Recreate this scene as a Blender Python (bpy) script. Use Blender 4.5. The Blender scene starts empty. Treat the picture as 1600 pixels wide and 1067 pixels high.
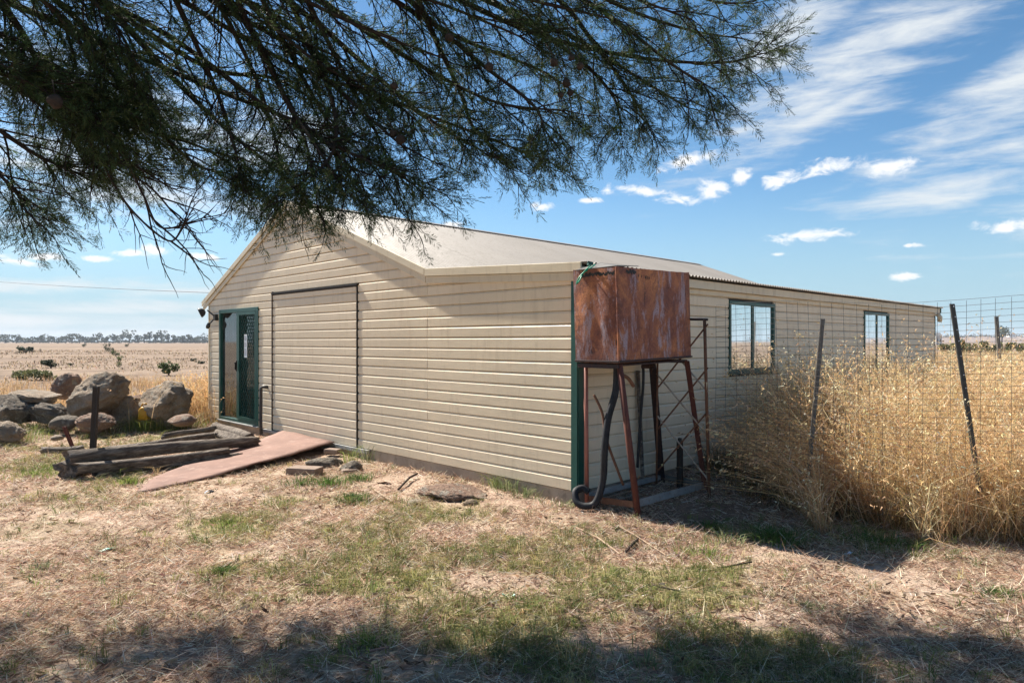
import bpy, math, random
import numpy as np
from mathutils import Vector, Matrix, Quaternion
random.seed(7); rng = np.random.default_rng(7)
R = math.radians
sc = bpy.context.scene
col = sc.collection

# ---------------------------------------------------------------- camera, sky, sun, exposure
H = 1.65                     # eye height
FPX = 1067.0                 # focal length in pixels of the 1600 px wide photograph (24 mm)
cam_d = bpy.data.cameras.new('camera'); cam = bpy.data.objects.new('camera', cam_d); col.objects.link(cam)
cam.location = (0, 0, H); cam.rotation_euler = (R(90), 0, 0)
cam_d.lens = 24.0; cam_d.sensor_width = 36.0; cam_d.clip_start = 0.05; cam_d.clip_end = 9000
sc.camera = cam
SUN_AZ = math.atan2(-0.769, 0.64)          # clockwise from +Y
SUN_EL = R(46)
SUN_DIR = Vector((math.sin(SUN_AZ)*math.cos(SUN_EL), math.cos(SUN_AZ)*math.cos(SUN_EL), math.sin(SUN_EL)))
sun_d = bpy.data.lights.new('sun', 'SUN'); sun = bpy.data.objects.new('sun', sun_d); col.objects.link(sun)
sun_d.energy = 4.8; sun_d.angle = R(0.55); sun_d.color = (1.0, 0.93, 0.82)
sun.rotation_euler = (-SUN_DIR).to_track_quat('-Z', 'Y').to_euler(); sun.location = (-12, 10, 20)
sc.view_settings.view_transform = 'Standard'; sc.view_settings.look = 'None'
sc.view_settings.gamma = 1.0; sc.view_settings.use_curve_mapping = False
sc.view_settings.exposure = 1.36
SKY_STRENGTH = 0.085

def azel(x, y):
    az = math.atan((x-800)/FPX); return az, math.atan((533-y)/FPX*math.cos(az))

def make_world():
    w = bpy.data.worlds.new('World'); sc.world = w; w.use_nodes = True
    nt = w.node_tree; nt.nodes.clear(); N = nt.nodes.new; L = nt.links.new
    out = N('ShaderNodeOutputWorld'); bg = N('ShaderNodeBackground'); L(bg.outputs[0], out.inputs[0])
    bg.inputs[1].default_value = SKY_STRENGTH
    sky = N('ShaderNodeTexSky'); sky.sky_type = 'NISHITA'; sky.sun_disc = False
    sky.sun_elevation = SUN_EL; sky.sun_rotation = SUN_AZ; sky.altitude = 200
    sky.air_density = 0.9; sky.dust_density = 0.25; sky.ozone_density = 2.5
    hs = N('ShaderNodeHueSaturation'); hs.inputs['Saturation'].default_value = 1.18; hs.inputs['Hue'].default_value = 0.492; hs.inputs['Value'].default_value = 0.67; L(sky.outputs[0], hs.inputs['Color'])
    tc = N('ShaderNodeTexCoord'); sep = N('ShaderNodeSeparateXYZ'); L(tc.outputs['Generated'], sep.inputs[0])
    def math_(op, a, b=None, clamp=False):
        n = N('ShaderNodeMath'); n.operation = op; n.use_clamp = clamp
        for i, v in enumerate((a, b)):
            if v is None: continue
            if isinstance(v, (int, float)): n.inputs[i].default_value = v
            else: L(v, n.inputs[i])
        return n.outputs[0]
    az = math_('ARCTAN2', sep.outputs[0], sep.outputs[1]); el = math_('ARCSINE', sep.outputs[2])
    cmb = N('ShaderNodeCombineXYZ'); L(az, cmb.inputs[0]); L(el, cmb.inputs[1])
    def noise(scale, detail=6, rough=0.6, stretch=(1, 1, 1), dist=0.0, rot=0.0):
        mp = N('ShaderNodeMapping'); mp.inputs['Scale'].default_value = stretch; mp.inputs['Rotation'].default_value = (0, 0, rot)
        L(cmb.outputs[0], mp.inputs[0])
        n = N('ShaderNodeTexNoise'); n.inputs['Scale'].default_value = scale; n.inputs['Detail'].default_value = detail
        n.inputs['Roughness'].default_value = rough; n.inputs['Distortion'].default_value = dist
        L(mp.outputs[0], n.inputs[0]); return n.outputs[0]
    def blob(x, y, a, b, ang=0):
        z, e = azel(x, y)
        mp = N('ShaderNodeMapping'); mp.vector_type = 'TEXTURE'
        mp.inputs['Location'].default_value = (z, e, 0); mp.inputs['Rotation'].default_value = (0, 0, R(ang))
        mp.inputs['Scale'].default_value = (a/FPX, b/FPX, 1)
        L(cmb.outputs[0], mp.inputs[0])
        ln = N('ShaderNodeVectorMath'); ln.operation = 'LENGTH'; L(mp.outputs[0], ln.inputs[0])
        return math_('SUBTRACT', 1.0, ln.outputs['Value'])
    def layer(blobs, nz, k, lo, hi):
        cur = None
        for b in blobs:
            v = blob(*b); cur = v if cur is None else math_('MAXIMUM', cur, v)
        s = math_('ADD', cur, math_('MULTIPLY', math_('SUBTRACT', nz, 0.5), k))
        mr = N('ShaderNodeMapRange'); mr.interpolation_type = 'SMOOTHSTEP'
        mr.inputs['From Min'].default_value = lo; mr.inputs['From Max'].default_value = hi
        L(s, mr.inputs[0]); return mr.outputs[0]
    cum = layer([(1000, 298, 62, 9, -8), (1060, 312, 42, 9, -5), (1112, 296, 26, 22, 0), (1158, 276, 22, 12, 0), (1225, 277, 44, 13, 14),
                 (1285, 262, 48, 14, 8), (1388, 261, 46, 13, 0), (1078, 250, 48, 12, 12), (848, 322, 28, 9, 0), (1255, 368, 64, 11, 2),
                 (920, 313, 20, 5, 0), (1416, 431, 20, 6, 0), (705, 350, 30, 6, 0), (210, 396, 34, 8, 0), (240, 390, 22, 9, 0), (72, 402, 32, 7, 4),
                 (30, 408, 36, 7, -6), (152, 404, 26, 5, 0), (320, 401, 24, 7, 0), (1215, 397, 14, 4, 0), (950, 298, 16, 8, 0),
                 (1570, 355, 30, 12, -5), (1418, 383, 18, 4, 0),
                 (-260, 330, 90, 16, 3), (-520, 380, 120, 20, 3), (1900, 330, 110, 20, 4), (2300, 300, 120, 24, 4)],
                noise(30, 8, 0.66, (1, 1.8, 1), 0.5), 3.0, 0.0, 0.85)
    cir = layer([(1240, 40, 150, 60, 30), (1330, 110, 330, 75, 26), (1530, 285, 230, 34, 9), (1580, 225, 190, 20, 10), (1590, 160, 140, 30, 14),
                 (1300, 170, 220, 26, 24), (200, 180, 260, 70, -10), (110, 260, 260, 45, -6), (430, 220, 200, 60, 10), (260, 310, 280, 40, 0),
                 (60, 445, 330, 16, 2), (200, 480, 420, 18, 2), (20, 500, 400, 22, 0), (300, 455, 190, 14, 2), (100, 520, 600, 14, 0),
                 (1700, 60, 380, 60, 30), (2100, 200, 420, 60, 12), (-500, 260, 420, 90, 0), (-900, 300, 500, 120, 0), (2700, 260, 600, 100, 0)],
                noise(9, 9, 0.64, (0.8, 4.2, 1), 0.35, R(-16)), 2.6, 0.02, 1.28)
    hz = N('ShaderNodeMapRange'); hz.interpolation_type = 'SMOOTHSTEP'; L(el, hz.inputs[0])
    for k_, v_ in (('From Min', R(13)), ('From Max', R(1)), ('To Min', 0.0), ('To Max', 0.86)): hz.inputs[k_].default_value = v_
    mx0 = N('ShaderNodeMix'); mx0.data_type = 'RGBA'; L(hz.outputs[0], mx0.inputs[0]); L(hs.outputs[0], mx0.inputs[6]); mx0.inputs[7].default_value = (1.8, 2.85, 3.5, 1)
    mx1 = N('ShaderNodeMix'); mx1.data_type = 'RGBA'; L(math_('MULTIPLY', cir, 0.95), mx1.inputs[0]); L(mx0.outputs[2], mx1.inputs[6]); mx1.inputs[7].default_value = (4.0, 4.2, 4.3, 1)
    mx2 = N('ShaderNodeMix'); mx2.data_type = 'RGBA'; L(math_('MULTIPLY', cum, 0.92), mx2.inputs[0]); L(mx1.outputs[2], mx2.inputs[6]); mx2.inputs[7].default_value = (5.1, 5.1, 5.1, 1)
    L(mx2.outputs[2], bg.inputs[0])
make_world()

# ---------------------------------------------------------------- shed frame of reference
C0 = np.array([0.654, 6.85]); D = np.array([-0.7007, 0.7134]); NF = np.array([-0.7134, -0.7007])
E = np.array([0.7134, 0.7007]); NS = np.array([0.7007, -0.7134])
def F(t, o, z): p = C0 + D*t + NF*o; return (p[0], p[1], z)
def S(t, o, z): p = C0 + E*t + NS*o; return (p[0], p[1], z)
def TN(x, y):
    dx, dy = np.asarray(x)-C0[0], np.asarray(y)-C0[1]
    return dx*E[0]+dy*E[1], dx*NS[0]+dy*NS[1]
def P(x, y, Z): return ((x-800)/FPX*Z, Z, H+(533-y)/FPX*Z)          # photograph point at a distance
def PG(x, y, z=0.0):                                                 # photograph point lying at height z
    Z = (H-z)*FPX/(y-533); return ((x-800)/FPX*Z, Z, z)

# ---------------------------------------------------------------- noise, ground height
_perm = rng.integers(0, 2**31, size=4096)
def vnoise(x, y, seed=0):
    x = np.asarray(x, float); y = np.asarray(y, float)
    xi = np.floor(x).astype(int); yi = np.floor(y).astype(int); fx = x-xi; fy = y-yi
    fx = fx*fx*(3-2*fx); fy = fy*fy*(3-2*fy)
    def h(a, b): return _perm[(a*73+b*1619+seed*131) % 4096 ] % 10007 / 10007.0
    return (h(xi, yi)*(1-fx)+h(xi+1, yi)*fx)*(1-fy)+(h(xi, yi+1)*(1-fx)+h(xi+1, yi+1)*fx)*fy
def fbm(x, y, s, o=4, seed=0):
    v = 0; a = 0.5; 
    for i in range(o): v = v+a*vnoise(x*s, y*s, seed+i); s *= 2.03; a *= 0.5
    return v
def sstep(a, b, x): q = np.clip((x-a)/(b-a), 0, 1); return q*q*(3-2*q)
def ground_z(x, y):
    x = np.asarray(x, float); y = np.asarray(y, float)
    d = np.hypot(x, y); near = 1-sstep(12, 26, d)
    t, n = TN(x, y)
    z = near*((fbm(x, y, 0.8, 3)-0.44)*0.055+(vnoise(x*4, y*4, 5)-0.5)*0.014+(vnoise(x*11, y*11, 9)-0.5)*0.010)
    z = z+0.10*np.clip(t/1.4, 0, 1.3)*np.exp(-(np.maximum(n, 0)/1.1)**2)*(t > 0)*(n > -0.5)*near
    u = (x-C0[0])*D[0]+(y-C0[1])*D[1]; o = (x-C0[0])*NF[0]+(y-C0[1])*NF[1]
    z = z+0.05*np.exp(-((u-1.6)/1.3)**2-((o-0.35)/0.45)**2)                          # mound of soil and rock by the wall
    z = np.where((t > -0.1) & (n < 0.05) & (u > -0.1) & (t < 13.2) & (u < 9.9), np.minimum(z, 0.0), z)
    z = z+sstep(40, 400, d)*(fbm(x, y, 0.004, 3, 30)-0.44)*2.0*sstep(60, 300, d)
    return z
def gz(x, y): return float(ground_z(x, y))

# ---------------------------------------------------------------- mesh and object helpers
def link(name, me, parent=None, loc=(0, 0, 0)):
    o = bpy.data.objects.new(name, me); col.objects.link(o); o.location = loc
    if parent is not None: o.parent = parent
    return o
ORG = {}
def tag(o, label=None, cat=None, group=None, kind=None):
    if label: o['label'] = label
    if cat: o['category'] = cat
    if group: o['group'] = group
    if kind: o['kind'] = kind
    return o
def empty(name, loc, label, cat, group=None):
    o = bpy.data.objects.new(name, None); col.objects.link(o); o.location = loc; o.empty_display_size = 0.2
    ORG[o] = np.array(loc, float); return tag(o, label, cat, group)
def fast_mesh(name, verts, faces_flat, loop_tot, mat, cols=None, smooth=False):
    verts = np.asarray(verts, np.float32); faces_flat = np.asarray(faces_flat, np.int32); loop_tot = np.asarray(loop_tot, np.int32)
    me = bpy.data.meshes.new(name)
    me.vertices.add(len(verts)); me.vertices.foreach_set('co', verts.ravel())
    me.loops.add(len(faces_flat)); me.loops.foreach_set('vertex_index', faces_flat)
    me.polygons.add(len(loop_tot)); st = np.concatenate(([0], np.cumsum(loop_tot)[:-1])).astype(np.int32)
    me.polygons.foreach_set('loop_start', st); me.polygons.foreach_set('loop_total', loop_tot)
    if smooth: me.polygons.foreach_set('use_smooth', np.ones(len(loop_tot), bool))
    if cols is not None:
        a = me.attributes.new('col', 'FLOAT_COLOR', 'POINT')
        c = np.ones((len(verts), 4), np.float32); c[:, :3] = cols; a.data.foreach_set('color', c.ravel())
    me.update(calc_edges=True); me.validate()
    if mat: me.materials.append(mat)
    return me
class MB:
    def __init__(s): s.v = []; s.f = []
    def add(s, vs, fs):
        b = len(s.v); s.v += [tuple(v) for v in vs]; s.f += [tuple(i+b for i in f) for f in fs]
    def box(s, c, ax, ay, az):
        c, ax, ay, az = [np.asarray(q, float) for q in (c, ax, ay, az)]
        vs = [c+sx*ax+sy*ay+sz*az for sx in (-.5, .5) for sy in (-.5, .5) for sz in (-.5, .5)]
        s.add(vs, [(0, 1, 3, 2), (4, 6, 7, 5), (0, 4, 5, 1), (2, 3, 7, 6), (0, 2, 6, 4), (1, 5, 7, 3)])
    def bar(s, a, b, w, h, up=(0, 0, 1)):
        a = np.asarray(a, float); b = np.asarray(b, float); d = b-a; u = np.asarray(up, float)
        sd = np.cross(d, u); sd = sd/np.linalg.norm(sd); u2 = np.cross(sd, d); u2 = u2/np.linalg.norm(u2)
        s.box((a+b)/2, d, sd*w, u2*h)
    def tube(s, pts, rad, n=8, cap=True):
        pts = [np.asarray(p, float) for p in pts]; m = len(pts)
        rad = [rad]*m if np.isscalar(rad) else list(rad)
        ref = None; rings = []
        for i in range(m):
            d = pts[min(i+1, m-1)]-pts[max(i-1, 0)]; d = d/(np.linalg.norm(d)+1e-9)
            if ref is None:
                ref = np.cross(d, (0, 0, 1)) if abs(d[2]) < .9 else np.cross(d, (1, 0, 0))
            ref = ref-d*np.dot(ref, d); ref = ref/(np.linalg.norm(ref)+1e-9); bi = np.cross(d, ref)
            rings.append([pts[i]+rad[i]*(math.cos(2*math.pi*k/n)*ref+math.sin(2*math.pi*k/n)*bi) for k in range(n)])
        vs = [p for r in rings for p in r]; fs = []
        for i in range(m-1):
            for k in range(n):
                fs.append((i*n+k, i*n+(k+1) % n, (i+1)*n+(k+1) % n, (i+1)*n+k))
        if cap: fs.append(tuple(range(n-1, -1, -1))); fs.append(tuple((m-1)*n+k for k in range(n)))
        s.add(vs, fs)
    def build(s, name, mat, parent=None, smooth=False, bevel=0.0):
        v = np.array(s.v, float)
        if parent is not None: org = ORG.get(parent, np.zeros(3)); loc = (0, 0, 0)
        else:
            org = np.array([(v[:, 0].min()+v[:, 0].max())/2, (v[:, 1].min()+v[:, 1].max())/2, v[:, 2].min()]); loc = tuple(org)
        me = bpy.data.meshes.new(name); me.from_pydata([tuple(q) for q in v-org], [], s.f)
        if mat: me.materials.append(mat)
        if smooth:
            for p in me.polygons: p.use_smooth = True
        me.update(); o = link(name, me, parent, loc); ORG[o] = org
        if bevel:
            b = o.modifiers.new('bevel', 'BEVEL'); b.width = bevel; b.segments = 2; b.limit_method = 'ANGLE'
        return o
def np_obj(name, me, parent=None, label=None, cat=None, kind=None):
    o = link(name, me, parent); ORG[o] = np.zeros(3); return tag(o, label, cat, None, kind)

# ---------------------------------------------------------------- materials
def new_mat(name):
    m = bpy.data.materials.new(name); m.use_nodes = True; nt = m.node_tree
    return m, nt, nt.nodes['Principled BSDF']
def nz(nt, vec, scale, detail=5, rough=0.6, dist=0.0):
    n = nt.nodes.new('ShaderNodeTexNoise'); n.inputs['Scale'].default_value = scale; n.inputs['Detail'].default_value = detail
    n.inputs['Roughness'].default_value = rough; n.inputs['Distortion'].default_value = dist
    if vec is not None: nt.links.new(vec, n.inputs['Vector'])
    return n.outputs['Fac']
def ramp(nt, fac, stops):
    r = nt.nodes.new('ShaderNodeValToRGB'); e = r.color_ramp.elements
    while len(e) < len(stops): e.new(0.5)
    for i, (p, c) in enumerate(stops):
        e[i].position = p; e[i].color = (*c, 1) if not isinstance(c, (int, float)) else (c, c, c, 1)
    nt.links.new(fac, r.inputs[0]); return r.outputs[0]
def mixc(nt, f, a, b, mode='MIX'):
    m = nt.nodes.new('ShaderNodeMix'); m.data_type = 'RGBA'; m.blend_type = mode
    for i, v in ((0, f), (6, a), (7, b)):
        if isinstance(v, (int, float)): m.inputs[i].default_value = v
        elif isinstance(v, tuple): m.inputs[i].default_value = (*v, 1)
        else: nt.links.new(v, m.inputs[i])
    return m.outputs[2]
def mapped(nt, scale=(1, 1, 1), rot=(0, 0, 0), src='Position'):
    if src == 'Position': g = nt.nodes.new('ShaderNodeNewGeometry').outputs['Position']
    else: g = nt.nodes.new('ShaderNodeTexCoord').outputs[src]
    mp = nt.nodes.new('ShaderNodeMapping'); mp.inputs['Scale'].default_value = scale; mp.inputs['Rotation'].default_value = rot
    nt.links.new(g, mp.inputs[0]); return mp.outputs[0]
def bump(nt, bsdf, h, strength=0.3, dist=0.01):
    b = nt.nodes.new('ShaderNodeBump'); b.inputs['Strength'].default_value = strength; b.inputs['Distance'].default_value = dist
    nt.links.new(h, b.inputs['Height']); nt.links.new(b.outputs[0], bsdf.inputs['Normal'])
def simple(name, c1, c2, scale=8, rough=0.7, metal=0.0, stretch=(1, 1, 1), bmp=0.2, c3=None, spec=0.4, src='Position', bd=0.006):
    m, nt, b = new_mat(name); v = mapped(nt, stretch, src=src)
    n1 = nz(nt, v, scale, 6, 0.65, 0.3)
    c = ramp(nt, n1, [(0.32, c1), (0.68, c2)])
    if c3: c = mixc(nt, ramp(nt, nz(nt, v, scale*2.7, 6, 0.7), [(0.55, 0.0), (0.72, 1.0)]), c, c3)
    nt.links.new(c, b.inputs['Base Color']); b.inputs['Roughness'].default_value = rough; b.inputs['Metallic'].default_value = metal
    b.inputs['Specular IOR Level'].default_value = spec
    if bmp: bump(nt, b, nz(nt, v, scale*5, 6, 0.7), bmp, bd)
    return m
def cladding_mat(name, base, grime, rough=0.42, amt=0.5):
    m, nt, b = new_mat(name)
    v = mapped(nt); vs = mapped(nt, (2.2, 2.2, 0.35))
    big = nz(nt, v, 0.9, 4, 0.6); streak = nz(nt, vs, 5.0, 7, 0.7, 0.2); spk = nz(nt, v, 55, 3, 0.6)
    c = mixc(nt, ramp(nt, big, [(0.35, 0.0), (0.7, 1.0)]), base, tuple(q*0.9 for q in base))
    c = mixc(nt, ramp(nt, streak, [(0.52, 0.0), (0.82, amt)]), c, grime)
    c = mixc(nt, ramp(nt, spk, [(0.70, 0.0), (0.78, amt)]), c, tuple(q*0.6 for q in grime))
    oi = nt.nodes.new('ShaderNodeObjectInfo'); c = mixc(nt, 1.0, c, ramp(nt, oi.outputs['Random'], [(0.0, (0.955, 0.95, 0.94)), (1.0, (1.0, 1.0, 1.0))]), 'MULTIPLY')
    nt.links.new(c, b.inputs['Base Color']); b.inputs['Roughness'].default_value = rough; b.inputs['Specular IOR Level'].default_value = 0.35
    rr = ramp(nt, streak, [(0.3, rough-0.07), (0.8, rough+0.25)]); nt.links.new(rr, b.inputs['Roughness'])
    bump(nt, b, nz(nt, mapped(nt, (1, 1, 3)), 3.0, 3, 0.5), 0.25, 0.008)
    return m
MAT = {}
MAT['cream'] = cladding_mat('cream_cladding', (0.83, 0.705, 0.52), (0.48, 0.385, 0.27), 0.40, 0.5)
MAT['cream_trim'] = cladding_mat('cream_trim', (0.76, 0.67, 0.50), (0.36, 0.30, 0.22), 0.45, 0.55)
MAT['roof'] = cladding_mat('cream_roof', (0.31, 0.28, 0.25), (0.20, 0.175, 0.15), 0.55, 0.6)
def roof_rib_shading():          # rib shading painted into the sheet colour as dark bands along the corrugations
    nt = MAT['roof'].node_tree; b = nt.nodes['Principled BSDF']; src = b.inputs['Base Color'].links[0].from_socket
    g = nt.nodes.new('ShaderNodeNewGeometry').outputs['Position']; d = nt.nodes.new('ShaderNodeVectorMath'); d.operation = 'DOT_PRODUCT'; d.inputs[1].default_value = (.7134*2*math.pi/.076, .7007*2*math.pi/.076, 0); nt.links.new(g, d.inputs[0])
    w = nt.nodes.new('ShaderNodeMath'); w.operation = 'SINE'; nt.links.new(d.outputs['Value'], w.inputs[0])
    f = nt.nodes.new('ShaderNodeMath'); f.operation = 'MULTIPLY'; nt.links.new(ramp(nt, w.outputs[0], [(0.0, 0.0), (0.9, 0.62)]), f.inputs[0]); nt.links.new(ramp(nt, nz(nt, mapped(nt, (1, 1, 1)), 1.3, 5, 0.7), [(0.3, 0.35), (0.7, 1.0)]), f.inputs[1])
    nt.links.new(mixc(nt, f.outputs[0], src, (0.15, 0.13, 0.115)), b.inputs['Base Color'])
roof_rib_shading()
MAT['green'] = simple('green_paint', (0.012, 0.075, 0.062), (0.016, 0.09, 0.075), 6, 0.4, bmp=0.05)
MAT['black_gap'] = simple('plain_black', (0.012, 0.011, 0.010), (0.03, 0.024, 0.02), 10, 0.6)  # plain black, also used to paint the tank holes and door gaps
MAT['brown_trim'] = simple('brown_trim', (0.10, 0.065, 0.045), (0.05, 0.035, 0.025), 14, 0.7)
MAT['concrete'] = simple('concrete', (0.46, 0.39, 0.31), (0.32, 0.26, 0.20), 3, 0.9, c3=(0.20, 0.165, 0.13), bmp=0.5)
MAT['inner'] = simple('plasterboard', (0.30, 0.28, 0.25), (0.22, 0.2, 0.18), 2, 0.9)
MAT['dark_lining'] = simple('dark_lining', (0.05, 0.045, 0.04), (0.09, 0.08, 0.07), 4, 0.9)
MAT['galv'] = simple('galvanised_steel', (0.40, 0.41, 0.41), (0.26, 0.26, 0.26), 9, 0.5, 0.2, c3=(0.28, 0.14, 0.07))
MAT['galv_dark'] = simple('weathered_galvanised_steel', (0.20, 0.19, 0.175), (0.13, 0.12, 0.11), 9, 0.6, 0.3)
MAT['rust_leg'] = simple('rusty_red_steel', (0.15, 0.050, 0.035), (0.09, 0.032, 0.026), 9, 0.75, 0.1, (1, 1, .3), c3=(0.23, 0.09, 0.05))
MAT['rust_pink'] = simple('pink_primer_steel', (0.42, 0.17, 0.125), (0.30, 0.11, 0.08), 12, 0.6, 0.0, (1, 1, .3))
MAT['rust_dark'] = simple('dark_rusty_steel', (0.055, 0.032, 0.030), (0.028, 0.02, 0.022), 12, 0.65, 0.2, (1, 1, .3), c3=(0.13, 0.05, 0.03))
MAT['rust_rod'] = simple('rusty_rod', (0.22, 0.10, 0.055), (0.12, 0.06, 0.035), 22, 0.8)
MAT['pale_rod'] = simple('pale_worn_rod', (0.50, 0.45, 0.38), (0.30, 0.2, 0.13), 18, 0.7)
MAT['hose'] = simple('black_ribbed_hose', (0.016, 0.017, 0.02), (0.032, 0.033, 0.038), 20, 0.6, bmp=0.1, spec=0.25)
MAT['green_hose'] = simple('green_plastic_tube', (0.02, 0.30, 0.17), (0.03, 0.36, 0.20), 10, 0.35, bmp=0)
MAT['black_steel'] = simple('black_steel_post', (0.016, 0.014, 0.013), (0.035, 0.025, 0.02), 16, 0.6)
def timber_mat():
    m, nt, b = new_mat('weathered_grey_timber'); g = nt.nodes.new('ShaderNodeNewGeometry').outputs['Position']
    mp = nt.nodes.new('ShaderNodeMapping'); mp.vector_type = 'TEXTURE'; mp.inputs['Rotation'].default_value = (0, 0, R(66)); mp.inputs['Scale'].default_value = (1.0, .05, .05); nt.links.new(g, mp.inputs[0])
    gr = nz(nt, mp.outputs[0], 1.3, 8, 0.7, 0.6); v = mapped(nt)
    c = ramp(nt, gr, [(0.30, (0.045, 0.035, 0.03)), (0.50, (0.19, 0.16, 0.135)), (0.70, (0.40, 0.35, 0.30))])
    c = mixc(nt, ramp(nt, nz(nt, v, 4, 6, 0.7), [(0.45, 0.0), (0.7, 0.75)]), c, (0.07, 0.052, 0.042))
    nt.links.new(c, b.inputs['Base Color']); b.inputs['Roughness'].default_value = 0.92; b.inputs['Specular IOR Level'].default_value = 0.15
    bump(nt, b, gr, 0.9, 0.04); return m
MAT['timber'] = timber_mat()
MAT['picket_grey'] = simple('grey_painted_picket', (0.07, 0.068, 0.06), (0.11, 0.105, 0.09), 16, 0.65)
MAT['ply'] = simple('rusty_brown_sheet', (0.25, 0.145, 0.112), (0.16, 0.088, 0.068), 2.6, 0.85, 0, (1, 1, 1), 0.35, (0.31, 0.21, 0.17))
MAT['straw_wood'] = simple('splintered_pale_wood', (0.42, 0.31, 0.22), (0.28, 0.19, 0.13), 12, 0.85)
MAT['brick'] = simple('old_grey_paver', (0.27, 0.20, 0.155), (0.17, 0.12, 0.095), 9, 0.9, bmp=0.5)
MAT['yellow'] = simple('yellow_plastic', (0.60, 0.30, 0.012), (0.52, 0.24, 0.01), 6, 0.4, bmp=0.05)
MAT['blue'] = simple('blue_plastic', (0.10, 0.30, 0.55), (0.16, 0.38, 0.6), 8, 0.5, bmp=0.1)
MAT['mint'] = simple('mint_plastic', (0.22, 0.62, 0.48), (0.5, 0.75, 0.66), 20, 0.45, bmp=0.05)
MAT['paper'] = simple('white_paper', (0.72, 0.75, 0.78), (0.66, 0.70, 0.74), 20, 0.7, bmp=0)
MAT['ink'] = simple('grey_ink', (0.25, 0.28, 0.33), (0.2, 0.22, 0.27), 20, 0.7, bmp=0)
MAT['white'] = simple('white_painted_wall', (0.72, 0.70, 0.66), (0.6, 0.58, 0.54), 2, 0.7, bmp=0)
MAT['far_roof'] = simple('grey_iron_roof', (0.30, 0.29, 0.28), (0.22, 0.21, 0.2), 2, 0.6, bmp=0)
MAT['dark_pane'] = simple('dark_far_window', (0.03, 0.035, 0.04), (0.05, 0.055, 0.06), 2, 0.2, bmp=0)
MAT['plastic_grey'] = simple('grey_black_plastic', (0.025, 0.025, 0.027), (0.05, 0.05, 0.05), 10, 0.5, bmp=0.05)
MAT['lens'] = simple('lamp_lens', (0.45, 0.46, 0.46), (0.38, 0.4, 0.4), 10, 0.15, bmp=0)
MAT['bark'] = simple('dark_bark', (0.030, 0.022, 0.018), (0.065, 0.05, 0.04), 14, 0.95, bmp=0.6, spec=0.15)
MAT['twig'] = simple('dark_twig_bark', (0.022, 0.017, 0.014), (0.036, 0.028, 0.023), 20, 0.9, bmp=0, spec=0.15)
MAT['wire'] = simple('grey_fence_wire', (0.09, 0.085, 0.08), (0.16, 0.15, 0.14), 30, 0.6, 0.3, bmp=0)
MAT['cable'] = simple('black_cable', (0.02, 0.02, 0.022), (0.03, 0.03, 0.03), 5, 0.6, bmp=0)

def rock_mat(name, a, b_, c_, lich=(0.36, 0.34, 0.29)):
    m, nt, b = new_mat(name); v = mapped(nt)
    c = ramp(nt, nz(nt, v, 2.3, 7, 0.65, 0.4), [(0.30, a), (0.52, b_), (0.74, c_)])
    c = mixc(nt, ramp(nt, nz(nt, v, 9, 8, 0.75), [(0.52, 0.0), (0.62, 0.8)]), c, lich)
    c = mixc(nt, ramp(nt, nz(nt, v, 30, 4, 0.7), [(0.56, 0.0), (0.72, 0.7)]), c, (0.05, 0.042, 0.035))
    nt.links.new(c, b.inputs['Base Color']); b.inputs['Roughness'].default_value = 0.93; b.inputs['Specular IOR Level'].default_value = 0.2
    h = nt.nodes.new('ShaderNodeMath'); h.operation = 'ADD'
    nt.links.new(nz(nt, v, 7, 8, 0.7), h.inputs[0]); nt.links.new(nz(nt, v, 32, 6, 0.7), h.inputs[1])
    bump(nt, b, h.outputs[0], 1.0, 0.05); return m
MAT['rock'] = rock_mat('granite_boulder', (0.19, 0.14, 0.10), (0.33, 0.26, 0.195), (0.44, 0.335, 0.25))
MAT['rock_red'] = rock_mat('reddish_granite_boulder', (0.17, 0.105, 0.08), (0.29, 0.195, 0.145), (0.36, 0.25, 0.185))
MAT['rock_dark'] = rock_mat('dark_basalt_rock', (0.10, 0.08, 0.065), (0.18, 0.15, 0.12), (0.26, 0.22, 0.175))

def tank_mat():
    m, nt, b = new_mat('rusted_tank_steel'); v = mapped(nt); vs = mapped(nt, (3.4, 3.4, 0.9))
    c = ramp(nt, nz(nt, mapped(nt, (1.2, 1.2, .95)), 2.6, 10, 0.76, 0.5), [(0.32, (0.143, 0.047, 0.036)), (0.48, (0.286, 0.098, 0.055)), (0.62, (0.546, 0.208, 0.081)), (0.76, (0.676, 0.305, 0.13))])
    c = mixc(nt, ramp(nt, nz(nt, mapped(nt, (1.4, 1.4, .9), (0, 0, 2)), 3.0, 10, 0.80, 0.3), [(0.50, 0.0), (0.60, 0.7)]), c, (0.13, 0.045, 0.036))
    c = mixc(nt, ramp(nt, nz(nt, mapped(nt, (4, 4, 1.1), (0, 0, 1)), 1.5, 10, 0.8, 0.5), [(0.525, 0.0), (0.585, 0.75)]), c, (0.42, 0.35, 0.40))
    c = mixc(nt, ramp(nt, nz(nt, vs, 3.5, 10, 0.82, 0.4), [(0.58, 0.0), (0.63, 0.85)]), c, (0.032, 0.018, 0.018))
    c = mixc(nt, ramp(nt, nz(nt, v, 70, 3, 0.7), [(0.52, 0.0), (0.66, 0.5)]), c, (0.08, 0.036, 0.028))
    nt.links.new(c, b.inputs['Base Color']); b.inputs['Roughness'].default_value = 0.72; b.inputs['Metallic'].default_value = 0.05
    bump(nt, b, nz(nt, v, 14, 9, 0.78), 0.6, 0.012); return m
MAT['tank'] = tank_mat()

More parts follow.
